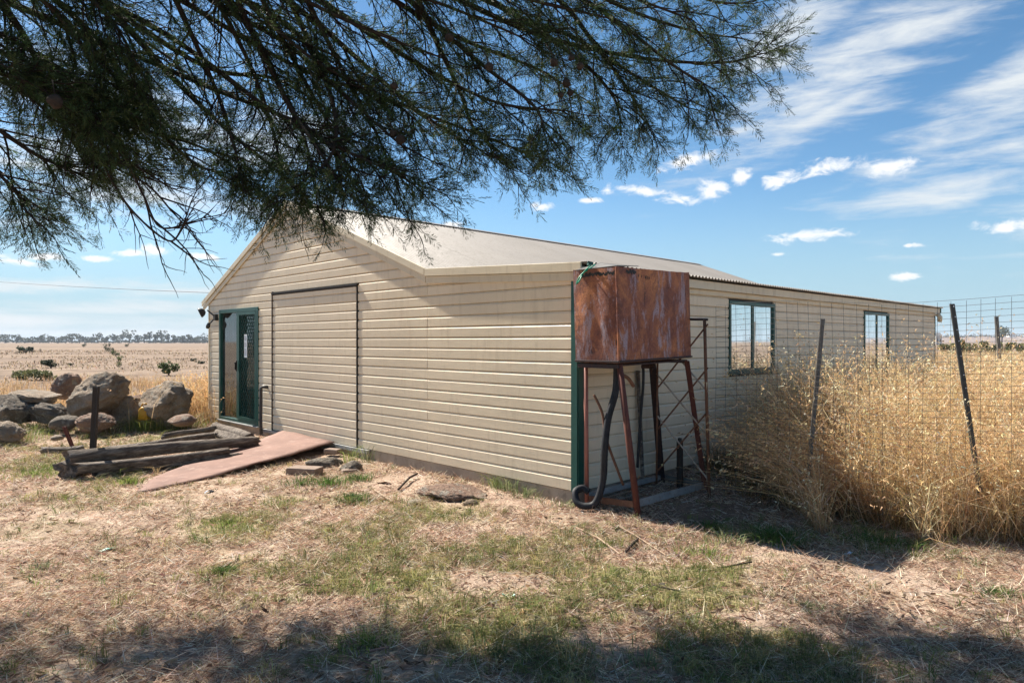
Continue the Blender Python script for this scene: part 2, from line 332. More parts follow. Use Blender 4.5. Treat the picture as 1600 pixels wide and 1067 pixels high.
def glass_mat(name, refl, tint):
    m = bpy.data.materials.new(name); m.use_nodes = True; nt = m.node_tree; nt.nodes.clear()
    o = nt.nodes.new('ShaderNodeOutputMaterial'); mx = nt.nodes.new('ShaderNodeMixShader')
    g = nt.nodes.new('ShaderNodeBsdfGlossy'); g.inputs['Roughness'].default_value = 0.03; g.inputs['Color'].default_value = (0.92, 0.95, 0.95, 1)
    t = nt.nodes.new('ShaderNodeBsdfTransparent'); t.inputs[0].default_value = (*tint, 1)
    lw = nt.nodes.new('ShaderNodeFresnel'); lw.inputs[0].default_value = 1.52
    ad = nt.nodes.new('ShaderNodeMath'); ad.operation = 'ADD'; ad.use_clamp = True; ad.inputs[1].default_value = refl
    nt.links.new(lw.outputs[0], ad.inputs[0]); nt.links.new(ad.outputs[0], mx.inputs[0])
    dst = nt.nodes.new('ShaderNodeBsdfDiffuse'); dst.inputs[0].default_value = (0.35, 0.34, 0.32, 1)
    v = mapped(nt, (1, 1, 0.6)); f = ramp(nt, nz(nt, v, 5, 6, 0.7), [(0.4, 0.02), (0.8, 0.30)])
    m2 = nt.nodes.new('ShaderNodeMixShader'); nt.links.new(f, m2.inputs[0]); nt.links.new(mx.outputs[0], m2.inputs[1]); nt.links.new(dst.outputs[0], m2.inputs[2])
    nt.links.new(t.outputs[0], mx.inputs[1]); nt.links.new(g.outputs[0], mx.inputs[2]); nt.links.new(m2.outputs[0], o.inputs[0])
    return m
MAT['glass'] = glass_mat('dusty_window_glass', 0.13, (0.6, 0.66, 0.66))
MAT['glass_dark'] = glass_mat('dusty_door_glass', 0.10, (0.42, 0.48, 0.48))

def blade_mat(name, trans=0.35, rough=0.7, gloss=True):
    m, nt, b = new_mat(name); at = nt.nodes.new('ShaderNodeAttribute'); at.attribute_name = 'col'
    nt.links.new(at.outputs['Color'], b.inputs['Base Color']); b.inputs['Roughness'].default_value = rough
    b.inputs['Specular IOR Level'].default_value = 0.25
    tr = nt.nodes.new('ShaderNodeBsdfTranslucent'); nt.links.new(at.outputs['Color'], tr.inputs[0])
    mx = nt.nodes.new('ShaderNodeMixShader'); mx.inputs[0].default_value = trans
    o = nt.nodes['Material Output']; nt.links.new(b.outputs[0], mx.inputs[1]); nt.links.new(tr.outputs[0], mx.inputs[2]); nt.links.new(mx.outputs[0], o.inputs[0])
    return m
MAT['blade'] = blade_mat('grass_blade', 0.35)
MAT['leaf'] = blade_mat('feathery_leaf', 0.34, 0.6)

def ground_mat():
    m, nt, b = new_mat('dry_paddock_ground'); v = mapped(nt)
    at = nt.nodes.new('ShaderNodeAttribute'); at.attribute_name = 'col'
    sx = nt.nodes.new('ShaderNodeSeparateColor'); nt.links.new(at.outputs['Color'], sx.inputs[0])
    fine = nz(nt, v, 38, 8, 0.8, 0.5); mid = nz(nt, v, 3.2, 7, 0.7, 0.3); fib = nz(nt, mapped(nt, (60, 14, 10), (0, 0, 0.6)), 1.6, 6, 0.75, 1.2)
    straw = ramp(nt, fine, [(0.30, (0.13, 0.088, 0.068)), (0.50, (0.42, 0.315, 0.24)), (0.68, (0.63, 0.50, 0.39))])
    straw = mixc(nt, ramp(nt, fib, [(0.45, 0.0), (0.65, 0.6)]), straw, (0.58, 0.45, 0.35))
    soil = ramp(nt, fine, [(0.35, (0.12, 0.076, 0.056)), (0.65, (0.29, 0.19, 0.138))])
    c = mixc(nt, ramp(nt, mid, [(0.44, 0.0), (0.60, 0.85)]), straw, soil)
    gr = ramp(nt, fine, [(0.30, (0.12, 0.115, 0.045)), (0.65, (0.34, 0.30, 0.14))])
    c = mixc(nt, sx.outputs[0], c, gr)
    fld = ramp(nt, nz(nt, mapped(nt, (1, 0.45, 1)), 0.55, 9, 0.75, 0.4), [(0.40, (0.09, 0.066, 0.05)), (0.52, (0.22, 0.165, 0.125)), (0.66, (0.36, 0.28, 0.215))])
    fld2 = ramp(nt, nz(nt, mapped(nt, (0.3, 1, 1)), 0.035, 5, 0.6), [(0.38, (0.17, 0.12, 0.09)), (0.62, (0.31, 0.225, 0.155))])
    fld = mixc(nt, 0.45, fld, fld2)
    c = mixc(nt, sx.outputs[1], c, fld)
    c = mixc(nt, sx.outputs[2], c, soil)
    nt.links.new(c, b.inputs['Base Color']); b.inputs['Roughness'].default_value = 0.97; b.inputs['Specular IOR Level'].default_value = 0.08
    bump(nt, b, nz(nt, v, 30, 8, 0.8), 0.8, 0.02); return m
MAT['ground'] = ground_mat()
MAT['hill'] = simple('far_brown_hillside', (0.17, 0.11, 0.085), (0.27, 0.19, 0.14), 0.006, 0.95, stretch=(1, 1, 4), bmp=0, c3=(0.12, 0.10, 0.075))

# ---------------------------------------------------------------- ground
VEG = [(560, 850, .8, .7), (700, 870, .9, .85), (860, 900, .9, .85), (980, 890, .6, .5), (430, 820, .6, .4), (500, 780, .5, .6), (640, 800, .6, .5),
       (980, 1000, .55, .8), (1080, 1030, .5, .8), (900, 960, .5, .7), (1180, 1010, .4, .7), (1240, 1045, .3, .6), (760, 1010, .3, .3), (40, 700, 1.2, .95), (130, 690, 1.0, .8), (60, 735, .8, .8),
       (200, 690, 1.2, .9), (260, 665, 1.5, 1.), (150, 760, .5, .5), (240, 745, .4, .6), (100, 800, .6, .3), (1210, 845, .35, .6), (1380, 850, .45, .7), (1300, 830, .6, .3),
       (1560, 930, .2, .4), (60, 880, .3, .4), (350, 890, .2, .5), (1020, 960, .4, .6), (1110, 960, .3, .5), (1000, 880, .4, .4), (360, 820, .3, .6), (300, 640, 2.0, .9)]
VEGW = [(PG(x, y)[0], PG(x, y)[1], r, w) for x, y, r, w in VEG]
def veg(x, y):
    v = 0.0
    for cx, cy, r, w in VEGW: v = v+w*np.exp(-((x-cx)**2+(y-cy)**2)/(r*r)*0.9)
    n = fbm(x, y, 1.7, 4, 50)
    return np.clip((np.clip(v, 0, 1.1)+0.10)*sstep(0.34, 0.56, n)*1.25, 0, 1)
def build_ground():
    def graded(lo, hi, step, a, b, k):
        c = list(np.arange(lo, hi+1e-6, step)); s = step; q = c[-1]
        while q < b: s *= k; q += s; c.append(q)
        s = step; q = c[0]; pre = []
        while q > a: s *= k; q -= s; pre.append(q)
        return np.array(pre[::-1]+c)
    xs = graded(-7.5, 6.5, 0.07, -3500, 3500, 1.18); ys = graded(2.6, 13.5, 0.07, -400, 5000, 1.16)
    X, Y = np.meshgrid(xs, ys); Z = ground_z(X, Y)
    nx, ny = len(xs), len(ys); V = np.stack([X.ravel(), Y.ravel(), Z.ravel()], 1)
    i = np.arange(nx-1)[None, :]+np.arange(ny-1)[:, None]*nx
    f = np.stack([i, i+1, i+1+nx, i+nx], -1).reshape(-1)
    d = np.hypot(X, Y).ravel(); c = np.zeros((len(V), 3))
    c[:, 0] = veg(V[:, 0], V[:, 1])*0.75*(1-sstep(16, 22, d)); c[:, 1] = sstep(14, 20, d)
    t, n = TN(V[:, 0], V[:, 1])
    u = (V[:, 0]-C0[0])*D[0]+(V[:, 1]-C0[1])*D[1]; o = (V[:, 0]-C0[0])*NF[0]+(V[:, 1]-C0[1])*NF[1]
    soil = np.exp(-((u-0.9)/2.2)**2-((o-0.3)/0.8)**2)*0.8+np.exp(-((t-0.6)/2.0)**2-((n-1.0)/1.1)**2)*0.75
    c[:, 2] = np.clip(soil*sstep(0.25, 0.6, fbm(V[:, 0], V[:, 1], 1.3, 3, 80)), 0, 1)
    me = fast_mesh('ground', V, f, np.full((nx-1)*(ny-1), 4), MAT['ground'], c, True)
    np_obj('ground', me, kind='structure')
build_ground()
def build_hill():
    mb_v = []; fs = []; xs = np.linspace(500, 3400, 60); prof = [(1100, -4), (1350, 6), (1600, 15), (1900, 17), (2500, -6)]
    for x in xs:
        k = math.sin(x*0.004)*2+math.sin(x*0.011+1)*1.2; e = min(1, (x-500)/250.0)
        for y, z in prof: mb_v.append((x, y, (z+(k if z > 0 else 0))*e if z > 0 else z))
    m = len(prof)
    for i in range(len(xs)-1):
        for j in range(m-1): a = i*m+j; fs += [a, a+m, a+m+1, a+1]
    np_obj('hill', fast_mesh('hill', mb_v, fs, np.full(len(fs)//4, 4), MAT['hill'], None, True), kind='structure')
build_hill()

# ---------------------------------------------------------------- the shed
COV = 0.13; ZB = 0.143; T_LEFT = 9.57; T_KINK = 2.436; T_APEX = 6.20; LEN = 12.8
BIG = (4.06, 6.72, 2.46); SLD = (7.30, 9.04, 2.26)
def top_line(t, drop):          # underside line of the roof edge along the front wall
    a = np.interp(t, [-0.3, T_KINK, T_APEX, 9.9], [2.43, 2.55, 3.96, 2.43]); return a-drop
def t_range(z, drop=0.10):
    k = np.linspace(0.0, T_LEFT, 3000); ok = top_line(k, drop) > z
    return (k[ok][0], k[ok][-1]) if ok.any() else None
PROFILE = [(0.0, 0.0), (0.006, 0.015), (0.104, 0.0165), (0.127, 0.001)]
def board(fn, rng_fn, zb, o0, name, parent, zmax=9):
    v = []; f = []
    for h, o in PROFILE:
        z = min(zb+h, zmax); a, b_ = rng_fn(z); v += [fn(a, o0+o, z), fn(b_, o0+o, z)]
    n = len(PROFILE)
    for i in range(n-1): f.append((2*i, 2*i+1, 2*i+3, 2*i+2))
    for i, (h, o) in enumerate(PROFILE):
        z = min(zb+h, zmax); a, b_ = rng_fn(z); v += [fn(a, o0-0.012, z), fn(b_, o0-0.012, z)]
    for i in range(n-1): q = 2*n; f += [(2*i, 2*i+2, q+2*i+2, q+2*i), (2*i+1, q+2*i+1, q+2*i+3, 2*i+3)]
    f += [(0, 2*n, 2*n+1, 1), (2*n-2, 2*n-1, 4*n-1, 4*n-2)]
    m = MB(); m.add(v, f); return m.build(name, MAT['cream'], parent)

shed = empty('shed', (float(C0[0]), float(C0[1]), 0), 'long cream metal clad shed with gabled iron roof and a lean-to wing', 'shed')
# front gable wall: lining behind the boards with real openings
gw = MB()
def front_panel(a, b_, z0, z1, ztop=None):
    th = 0.09
    zt = (z1, z1) if ztop is None else ztop
    v = [F(a, -0.014, z0), F(b_, -0.014, z0), F(b_, -0.014, zt[1]), F(a, -0.014, zt[0])]
    v += [F(a, -th, z0), F(b_, -th, z0), F(b_, -th, zt[1]), F(a, -th, zt[0])]
    gw.add(v, [(0, 1, 2, 3), (7, 6, 5, 4), (0, 4, 5, 1), (1, 5, 6, 2), (2, 6, 7, 3), (3, 7, 4, 0)])
front_panel(0.02, T_KINK, ZB, 2, (top_line(0.02, .06), top_line(T_KINK, .06)))
front_panel(T_KINK, T_APEX, ZB, 2, (top_line(T_KINK, .06), top_line(T_APEX, .06)))
front_panel(T_APEX, SLD[0]-0.002, ZB, 2, (top_line(T_APEX, .06), top_line(SLD[0], .06)))
front_panel(SLD[0]-0.002, SLD[1]+0.002, SLD[2]+0.003, 2, (top_line(SLD[0], .06), top_line(SLD[1], .06)))
front_panel(SLD[1]+0.002, T_LEFT, ZB, 2, (top_line(SLD[1], .06), top_line(T_LEFT, .06)))
gable_wall = gw.build('wall', MAT['dark_lining'], shed); gable_wall['label'] = 'front gable wall of cream horizontal metal weatherboards'
k = 0
while True:
    zb = ZB+COV*k; r0 = t_range(zb+0.001)
    if r0 is None or r0[1]-r0[0] < 0.25: break
    cuts = [[0.062, T_KINK-0.002], [T_KINK+0.002, BIG[0]-0.012], [BIG[0]-0.012, BIG[1]+0.035], [BIG[1]+0.035, SLD[0]-0.002], [SLD[0]-0.002, SLD[1]+0.002], [SLD[1]+0.002, T_LEFT-0.03]]
    segs = []; joined = False
    for i, (a, b_) in enumerate(cuts):
        if i == 2 and zb+0.06 < BIG[2]: joined = False; continue
        if i == 4 and zb+0.04 < SLD[2]: joined = False; continue
        if segs and joined and i > 1: segs[-1][1] = b_
        else: segs.append([a, b_])
        joined = True
    cutsegs = []
    for a, b_ in segs:
        q = random.uniform(.25, .75)
        cutsegs += [(a, a+(b_-a)*q-.001), (a+(b_-a)*q+.001, b_)] if b_-a > 2.2 and random.random() < .0 else [(a, b_)]
    for a, b_ in cutsegs:
        def rf(z, a=a, b_=b_):
            r = t_range(min(z, 3.79)) or (T_APEX-.05, T_APEX+.05)
            lo = max(a, r[0]); hi = min(b_, r[1]); 
            if hi < lo: lo = hi = (lo+hi)/2
            return lo, hi
        q = rf(zb+0.05)
        if q[1]-q[0] > 0.04: board(F, rf, zb, random.uniform(-.0012, .0012), 'weatherboard', gable_wall)
    k += 1
# side wall
sw = MB()
W1 = (3.07, 4.42, 1.23, 2.19); W2 = (8.12, 9.52, 0.86, 2.20)
def side_panel(a, b_, z0, z1):
    c = [S(a, -0.014, z0), S(b_, -0.014, z0), S(b_, -0.014, z1), S(a, -0.014, z1), S(a, -0.09, z0), S(b_, -0.09, z0), S(b_, -0.09, z1), S(a, -0.09, z1)]
    sw.add(c, [(0, 1, 2, 3), (7, 6, 5, 4), (0, 4, 5, 1), (1, 5, 6, 2), (2, 6, 7, 3), (3, 7, 4, 0)])
EAVE = 2.37
side_panel(0.10, W1[0], ZB, EAVE); side_panel(W1[1], W2[0], ZB, EAVE); side_panel(W2[1], LEN, ZB, EAVE)
for w in (W1, W2): side_panel(w[0], w[1], ZB, w[2]); side_panel(w[0], w[1], w[3], EAVE)
side_wall = sw.build('wall', MAT['dark_lining'], shed); side_wall['label'] = 'long shaded side wall with two green framed windows'
for k in range(17):
    zb = ZB+COV*k; cuts = [[0.062, W1[0]-0.003, 1], [W1[0]-0.003, W1[1]+0.003, W1], [W1[1]+0.003, 6.2, 1], [6.2, W2[0]-0.003, 1], [W2[0]-0.003, W2[1]+0.003, W2], [W2[1]+0.003, LEN-0.02, 1]]
    for a, b_, w in cuts:
        if w != 1 and w[2]-0.06 < zb < w[3]-0.03: continue
        q = a+(b_-a)*random.uniform(.3, .7)
        for a2, b2 in (((a, q-.0005), (q+.0005, b_)) if random.random() < .0 and b_-a > 2 else ((a, b_),)):
            board(S, lambda z, a=a2, b_=b2: (a+0.001, b_-0.001), zb, random.uniform(-.0012, .0012), 'weatherboard', side_wall, 2.34)
# remaining walls, floor, slab
bk = MB()
def wall_quad(p, q, z0, z1, th):
    p = np.array(p); q = np.array(q); d = q-p; n = np.array([-d[1], d[0]])/np.hypot(*d)*th
    v = [(*p, z0), (*q, z0), (*q, z1), (*p, z1)]; v += [(*(p+n), z0), (*(q+n), z0), (*(q+n), z1), (*(p+n), z1)]
    bk.add(v, [(0, 1, 2, 3), (7, 6, 5, 4), (0, 4, 5, 1), (1, 5, 6, 2), (2, 6, 7, 3), (3, 7, 4, 0)])
def pt(t, e): return C0+D*t+E*e
wall_quad(pt(T_LEFT, 0.03), pt(T_LEFT, LEN), ZB, 2.46, 0.09)
o = bk.build('wall', MAT['cream'], shed); o['label'] = 'left wall of the shed facing the paddock'
bk = MB(); wall_quad(pt(0.10, LEN), pt(T_KINK, LEN), ZB, 2.40, 0.09)
v = [pt(T_KINK, LEN), pt(T_APEX, LEN), pt(T_LEFT, LEN)]; 
vs = [(*v[0], ZB), (*v[2], ZB), (*v[2], 2.46), (*v[1], 3.90), (*v[0], 2.48)]; w = [pt(T_KINK, LEN-.09), pt(T_APEX, LEN-.09), pt(T_LEFT, LEN-.09)]
vs += [(*w[0], ZB), (*w[2], ZB), (*w[2], 2.46), (*w[1], 3.90), (*w[0], 2.48)]
bk.add(vs, [(0, 1, 2, 3, 4), (9, 8, 7, 6, 5)]+[(i, 5+i, 5+(i+1) % 5, (i+1) % 5) for i in range(5)])
o = bk.build('wall', MAT['cream'], shed); o['label'] = 'rear gable wall of the shed'
sl = MB(); c = C0+D*(T_LEFT/2)+E*(LEN/2); sl.box((*c, ZB/2-0.16), (*(D*(T_LEFT-0.01)), 0), (*(E*(LEN-0.01)), 0), (0, 0, ZB+0.32-0.012))
sl.build('slab', MAT['concrete'], shed)
fl = MB(); fl.box((*(C0+D*(T_LEFT/2)+E*(LEN/2)), ZB+0.004), (*(D*(T_LEFT-0.3)), 0), (*(E*(LEN-0.3)), 0), (0, 0, 0.012)); fl.build('inner_floor', MAT['inner'], shed)
pw = MB(); pw.box((*(C0+D*(T_LEFT/2)+E*4.0), 1.25), (*(D*(T_LEFT-0.4)), 0), (*(E*0.08), 0), (0, 0, 2.15)); pw.build('partition', MAT['inner'], shed)

# roof of corrugated sheets
def roof_sheet(a, b_, e0, e1, parent):
    (t0, z0), (t1, z1) = a, b_; per = 0.076; n = max(2, int(round((e1-e0)/per))); m = n*6
    up = np.array([D[0]*(z0-z1), D[1]*(z0-z1), 0]) ; ln = math.hypot(t1-t0, z1-z0)
    v = []
    for i in range(m+1):
        e = e0+(e1-e0)*i/m; w = 0.012*math.cos(2*math.pi*i/6)
        for t, z in ((t0, z0), (t1, z1)):
            p = C0+D*t+E*e; v.append((p[0], p[1], z+w+0.010))
    f = [(2*i, 2*i+1, 2*i+3, 2*i+2) for i in range(m)]
    mb = MB(); mb.add(v, f); o = mb.build('roof_sheet', MAT['roof'], parent, False)
    s = o.modifiers.new('thickness', 'SOLIDIFY'); s.thickness = 0.003; return o
rb = MB()
for (ta, za, tb, zb_) in ((-0.06, 2.39, T_KINK, 2.505), (T_KINK, 2.505, T_APEX, 3.905), (T_APEX, 3.905, 9.78, 2.40)):
    v = [(*pt(ta, .02), za), (*pt(tb, .02), zb_), (*pt(tb, LEN-.02), zb_), (*pt(ta, LEN-.02), za)]; v += [(x, y, z-0.03) for x, y, z in v]
    rb.add(v, [(0, 1, 2, 3), (7, 6, 5, 4), (0, 4, 5, 1), (1, 5, 6, 2), (2, 6, 7, 3), (3, 7, 4, 0)])
roof = rb.build('roof', MAT['dark_lining'], shed)
W = 0.76; nsh = int(round((LEN+0.16)/W)); W = (LEN+0.16)/nsh
for i in range(nsh):
    e0 = -0.05+i*W; e1 = e0+W-0.004; j = random.uniform(-0.0015, 0.0015)
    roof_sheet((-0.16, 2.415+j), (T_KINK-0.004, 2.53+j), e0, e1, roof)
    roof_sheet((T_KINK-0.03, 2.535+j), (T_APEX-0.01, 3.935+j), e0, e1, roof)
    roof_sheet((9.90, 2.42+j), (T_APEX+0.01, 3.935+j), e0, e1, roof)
rc = MB()
for s_, t2 in ((1, T_APEX-0.17), (-1, T_APEX+0.17)):
    v = [(*pt(T_APEX, -.06), 3.972), (*pt(T_APEX, LEN+.1), 3.972), (*pt(t2, LEN+.1), 3.918), (*pt(t2, -.06), 3.918)]
    v += [(x, y, z-0.004) for x, y, z in v]
    rc.add(v, [(0, 1, 2, 3), (7, 6, 5, 4), (0, 4, 5, 1), (2, 6, 7, 3), (3, 7, 4, 0), (1, 5, 6, 2)])
rc.build('ridge_cap', MAT['roof'], roof)
screws = MB()
for e in np.arange(0.1, LEN, 0.31):
    for kk, fr in enumerate((0.06, 0.28, 0.50, 0.72, 0.93)):
        ee = e+random.uniform(-.06, .06); t = T_KINK+(T_APEX-T_KINK)*fr; p = C0+D*t+E*ee; z = 2.535+1.40*fr+0.024
        screws.box((*p, z-.004), (*(D*0.015), 0.005), (*(E*0.015), 0), (0, 0, 0.008))
tag(screws.build('roof_screw', MAT['black_gap'], shed), kind='stuff')
# barge boards along the front edge: a folded capping over a flat board
def edge_strip(name, a, b_, o0, th, up, dn, matk, parent):
    (t0, z0), (t1, z1) = a, b_
    v = []
    for t, z in ((t0, z0), (t1, z1)):
        for oo in (o0, o0+th):
            for dz in (dn, up): v.append(F(t, oo, z+dz))
    m = MB(); m.add(v, [(0, 1, 3, 2), (4, 6, 7, 5), (0, 4, 5, 1), (2, 3, 7, 6), (0, 2, 6, 4), (1, 5, 7, 3)])
    return m.build(name, MAT[matk], parent, bevel=0.004)
edges = [((-0.10, 2.418), (T_KINK-0.004, 2.545)), ((T_KINK+0.004, 2.553), (T_APEX-0.002, 3.96)), ((T_APEX+0.002, 3.96), (9.83, 2.440))]
for a, b_ in edges:
    edge_strip('barge_capping', a, b_, 0.045, 0.022, 0.016, -0.078, 'cream_trim', shed)
    edge_strip('barge_board', a, b_, 0.024, 0.020, -0.080, -0.168, 'cream_trim', shed)
# side gutter board under the corrugated edge
m = MB()
a, b_ = S(-0.045, 0.06, 2.345), S(LEN+0.14, 0.06, 2.355)
m.bar(a, b_, 0.05, 0.105); m.build('gutter', MAT['cream_trim'], shed, bevel=0.006)
m = MB(); m.bar(S(0.02, 0.025, 2.262), S(LEN, 0.025, 2.27), 0.014, 0.055); m.build('fascia_board', MAT['cream_trim'], shed)
m = MB(); m.tube([S(LEN-0.12, 0.09, 2.29), S(LEN-0.10, 0.14, 2.20), S(LEN-0.05, 0.12, 2.12)], 0.05, 10); m.build('downpipe_elbow', MAT['cream_trim'], shed, True)
m = MB(); m.box(S(LEN+0.145, 0.06, 2.38), (*(E*0.02), 0), (*(NS*0.09), 0), (0, 0, 0.15)); m.build('gutter_end_cap', MAT['green'], shed)
# green corner flashing (two flanges) and other corners
m = MB(); z0, z1 = 0.135, 2.262
m.box((*(C0+D*0.028+NF*0.022), (z0+z1)/2), (*(D*0.066), 0), (*(NF*0.006), 0), (0, 0, z1-z0))
m.box((*(C0+E*0.035+NS*0.022), (z0+z1)/2), (*(E*0.085), 0), (*(NS*0.006), 0), (0, 0, z1-z0))
m.box((*(C0+NF*0.022-D*0.012), (z0+z1)/2), (*(D*0.02), 0), (*(NF*0.012), 0), (0, 0, z1-z0))
m.build('corner_flashing', MAT['green'], shed, bevel=0.002)
m = MB(); m.box((*(C0+D*(T_LEFT-0.012)+NF*0.018), (ZB+2.40)/2), (*(D*0.04), 0), (*(NF*0.022), 0), (0, 0, 2.40-ZB)); o = m.build('corner_flashing', MAT['cream_trim'], shed); o['label'] = 'cream corner flashing'
m = MB(); m.box((*(C0+E*(LEN-0.005)+NS*0.014), 1.2), (*(E*0.03), 0), (*(NS*0.02), 0), (0, 0, 2.1)); m.build('corner_flashing', MAT['green'], shed)
# big sliding door clad in the same boards
bd = MB(); bd.box((*(C0+D*((BIG[0]+BIG[1])/2)+NF*0.002), (ZB+BIG[2])/2+0.01), (*(D*(BIG[1]-BIG[0])), 0), (*(NF*0.014), 0), (0, 0, BIG[2]-ZB-0.03))
big_door = bd.build('sliding_door', MAT['dark_lining'], shed); big_door['label'] = 'wide sliding door clad in matching cream boards'
for k in range(18):
    zb = ZB+COV*k
    if zb > BIG[2]-0.05: break
    board(F, lambda z: (BIG[0]+0.022, BIG[1]-0.004), zb, 0.012, 'weatherboard', big_door, BIG[2]-0.03)
m = MB(); m.box((*(C0+D*((BIG[0]+BIG[1])/2)+NF*0.026), BIG[2]+0.004), (*(D*(BIG[1]-BIG[0]+0.05)), 0), (*(NF*0.046), 0), (0, 0, 0.024)); m.build('top_gap_strip', MAT['black_gap'], big_door)  # black strip put in for the dark gap above the door
m = MB(); m.box((*(C0+D*(BIG[1]+0.015)+NF*0.02), (BIG[2]+0.02)/2+0.05), (*(D*0.034), 0), (*(NF*0.034), 0), (0, 0, BIG[2]-0.05)); m.build('door_jamb', MAT['brown_trim'], big_door)
m = MB(); m.box((*(C0+D*(BIG[0]+0.005)+NF*0.012), (BIG[2]+ZB)/2), (*(D*0.016), 0), (*(NF*0.030), 0), (0, 0, BIG[2]-ZB-0.01)); m.build('door_gap_strip', MAT['black_gap'], big_door)  # black strip put in for the dark gap along the door edge
m = MB(); m.box((*(C0+D*5.4+NF*0.035), 0.112), (*(D*3.3), 0), (*(NF*0.05), 0), (0, 0, 0.05)); m.build('door_track', MAT['galv'], big_door)
# green aluminium sliding glass door
def front_box(mb, t0, t1, z0, z1, o0, o1):
    mb.box((*(C0+D*((t0+t1)/2)+NF*((o0+o1)/2)), (z0+z1)/2), (*(D*(t1-t0)), 0), (*(NF*(o1-o0)), 0), (0, 0, z1-z0))
def side_box(mb, t0, t1, z0, z1, o0, o1):
    mb.box((*(C0+E*((t0+t1)/2)+NS*((o0+o1)/2)), (z0+z1)/2), (*(E*(t1-t0)), 0), (*(NS*(o1-o0)), 0), (0, 0, z1-z0))
t0, t1, z1 = SLD; z0 = 0.150
m = MB(); front_box(m, t0, t0+.07, z0, z1, -.06, .032); front_box(m, t1-.07, t1, z0, z1, -.06, .032); front_box(m, t0+.07, t1-.07, z1-.07, z1, -.06, .032); front_box(m, t0+.07, t1-.07, z0, z0+.06, -.06, .032)
gd = m.build('glass_door', MAT['green'], shed, bevel=0.003); gd['label'] = 'green aluminium sliding glass door with a security screen'
tm = (t0+t1)/2
m = MB(); front_box(m, tm-.03, tm+.045, z0+.061, z1-.071, -.03, .028); m.build('mullion', MAT['green'], gd)
m = MB(); front_box(m, tm+.046, t1-.071, z0+.061, z1-.071, -.024, -.016); m.build('pane', MAT['glass_dark'], gd)
m = MB(); front_box(m, tm+.36, tm+.45, z0+.061, z1-.071, -.056, -.03); m.build('inner_stile', MAT['green'], gd)
m = MB(); front_box(m, t0+.071, tm-.031, z0+.061, z1-.071, -.05, -.042); m.build('pane', MAT['glass_dark'], gd)
m = MB(); a0, a1, b0, b1 = t0+.072, tm-.032, z0+.064, z1-.074
for (p, q, r, s_) in ((a0, a0+.045, b0, b1), (a1-.05, a1, b0, b1), (a0+.045, a1-.05, b0, b0+.06), (a0+.045, a1-.05, b1-.05, b1)): front_box(m, p, q, r, s_, .012, .036)
scr = m.build('security_screen', MAT['green'], gd)
m = MB(); cw, ch = 0.080, 0.125; x0, x1, y0, y1 = a0+.045, a1-.05, b0+.06, b1-.05     # diamond grille
def clip_seg(p, q):
    (xa, ya), (xb, yb) = p, q; u0, u1 = 0.0, 1.0
    for d_, lo, hi, c_ in ((xb-xa, x0, x1, xa), (yb-ya, y0, y1, ya)):
        if abs(d_) < 1e-9: continue
        r0, r1 = (lo-c_)/d_, (hi-c_)/d_
        if r0 > r1: r0, r1 = r1, r0
        u0 = max(u0, r0); u1 = min(u1, r1)
    return None if u1-u0 < 1e-4 else ((xa+u0*(xb-xa), ya+u0*(yb-ya)), (xa+u1*(xb-xa), ya+u1*(yb-ya)))
nn = int((x1-x0)/cw)+int((y1-y0)/ch)+3
for s_ in (1, -1):
    for i in range(-nn, nn):
        xs_ = x0+i*cw
        L_ = (y1-y0)*cw/ch
        g = clip_seg((xs_, y0), (xs_+s_*L_, y1))
        if g: m.bar(F(g[0][0], .024+s_*.0015, g[0][1]), F(g[1][0], .024+s_*.0015, g[1][1]), 0.005, 0.008, (*NF, 0))
g = m.build('grille', MAT['green'], gd); tag(g, kind='stuff')
m = MB(); front_box(m, tm-.022, tm+.004, 1.10, 1.30, .043, .06); front_box(m, tm-.02, tm+.0, 1.13, 1.27, .061, .085); m.build('handle', MAT['black_gap'], gd, bevel=.004)
m = MB(); front_box(m, t0-.04, t1+.02, .133, .150, -.02, .07); m.build('sill', MAT['galv'], gd)
# windows in the side wall
def window(w, label, curtain):
    t0, t1, z0, z1 = w
    m = MB(); f_ = .05
    side_box(m, t0, t0+f_, z0, z1, -.06, .030); side_box(m, t1-f_, t1, z0, z1, -.06, .030)
    side_box(m, t0+f_, t1-f_, z1-f_, z1, -.06, .030); side_box(m, t0+f_, t1-f_, z0, z0+f_, -.06, .030)
    wn = m.build('window', MAT['green'], shed, bevel=.003); wn['label'] = label
    c = (t0+t1)/2
    m = MB(); side_box(m, c-.028, c+.028, z0+f_+.001, z1-f_-.001, -.02, .024); m.build('mullion', MAT['green'], wn)
    for a, b_, o_ in ((t0+f_+.001, c-.029, .012), (c+.029, t1-f_-.001, .004)):
        m = MB(); side_box(m, a, b_, z0+f_+.001, z1-f_-.001, o_-.004, o_); m.build('pane', MAT['glass'], wn)
    m = MB(); side_box(m, t0-.02, t1+.02, z0-.02, z0-.001, -.02, .055); m.build('sill', MAT['green'], wn)
for w_ in (W1, W2):     # pale drawn blinds behind the glass
    m = MB(); n_ = 24; v = []
    for i in range(n_+1):
        t_ = w_[0]+.03+(w_[1]-w_[0]-.06)*i/n_; o_ = -.13+.012*math.sin(i*1.9)
        v += [S(t_, o_, w_[2]+.02), S(t_, o_, w_[3])]
    m.add(v, [(2*i, 2*i+2, 2*i+3, 2*i+1) for i in range(n_)]); m.build('curtain', MAT['inner'], shed)
window(W1, 'green framed window nearer the rusty tank', 0); window(W2, 'green framed window half hidden by tall grass', 0)

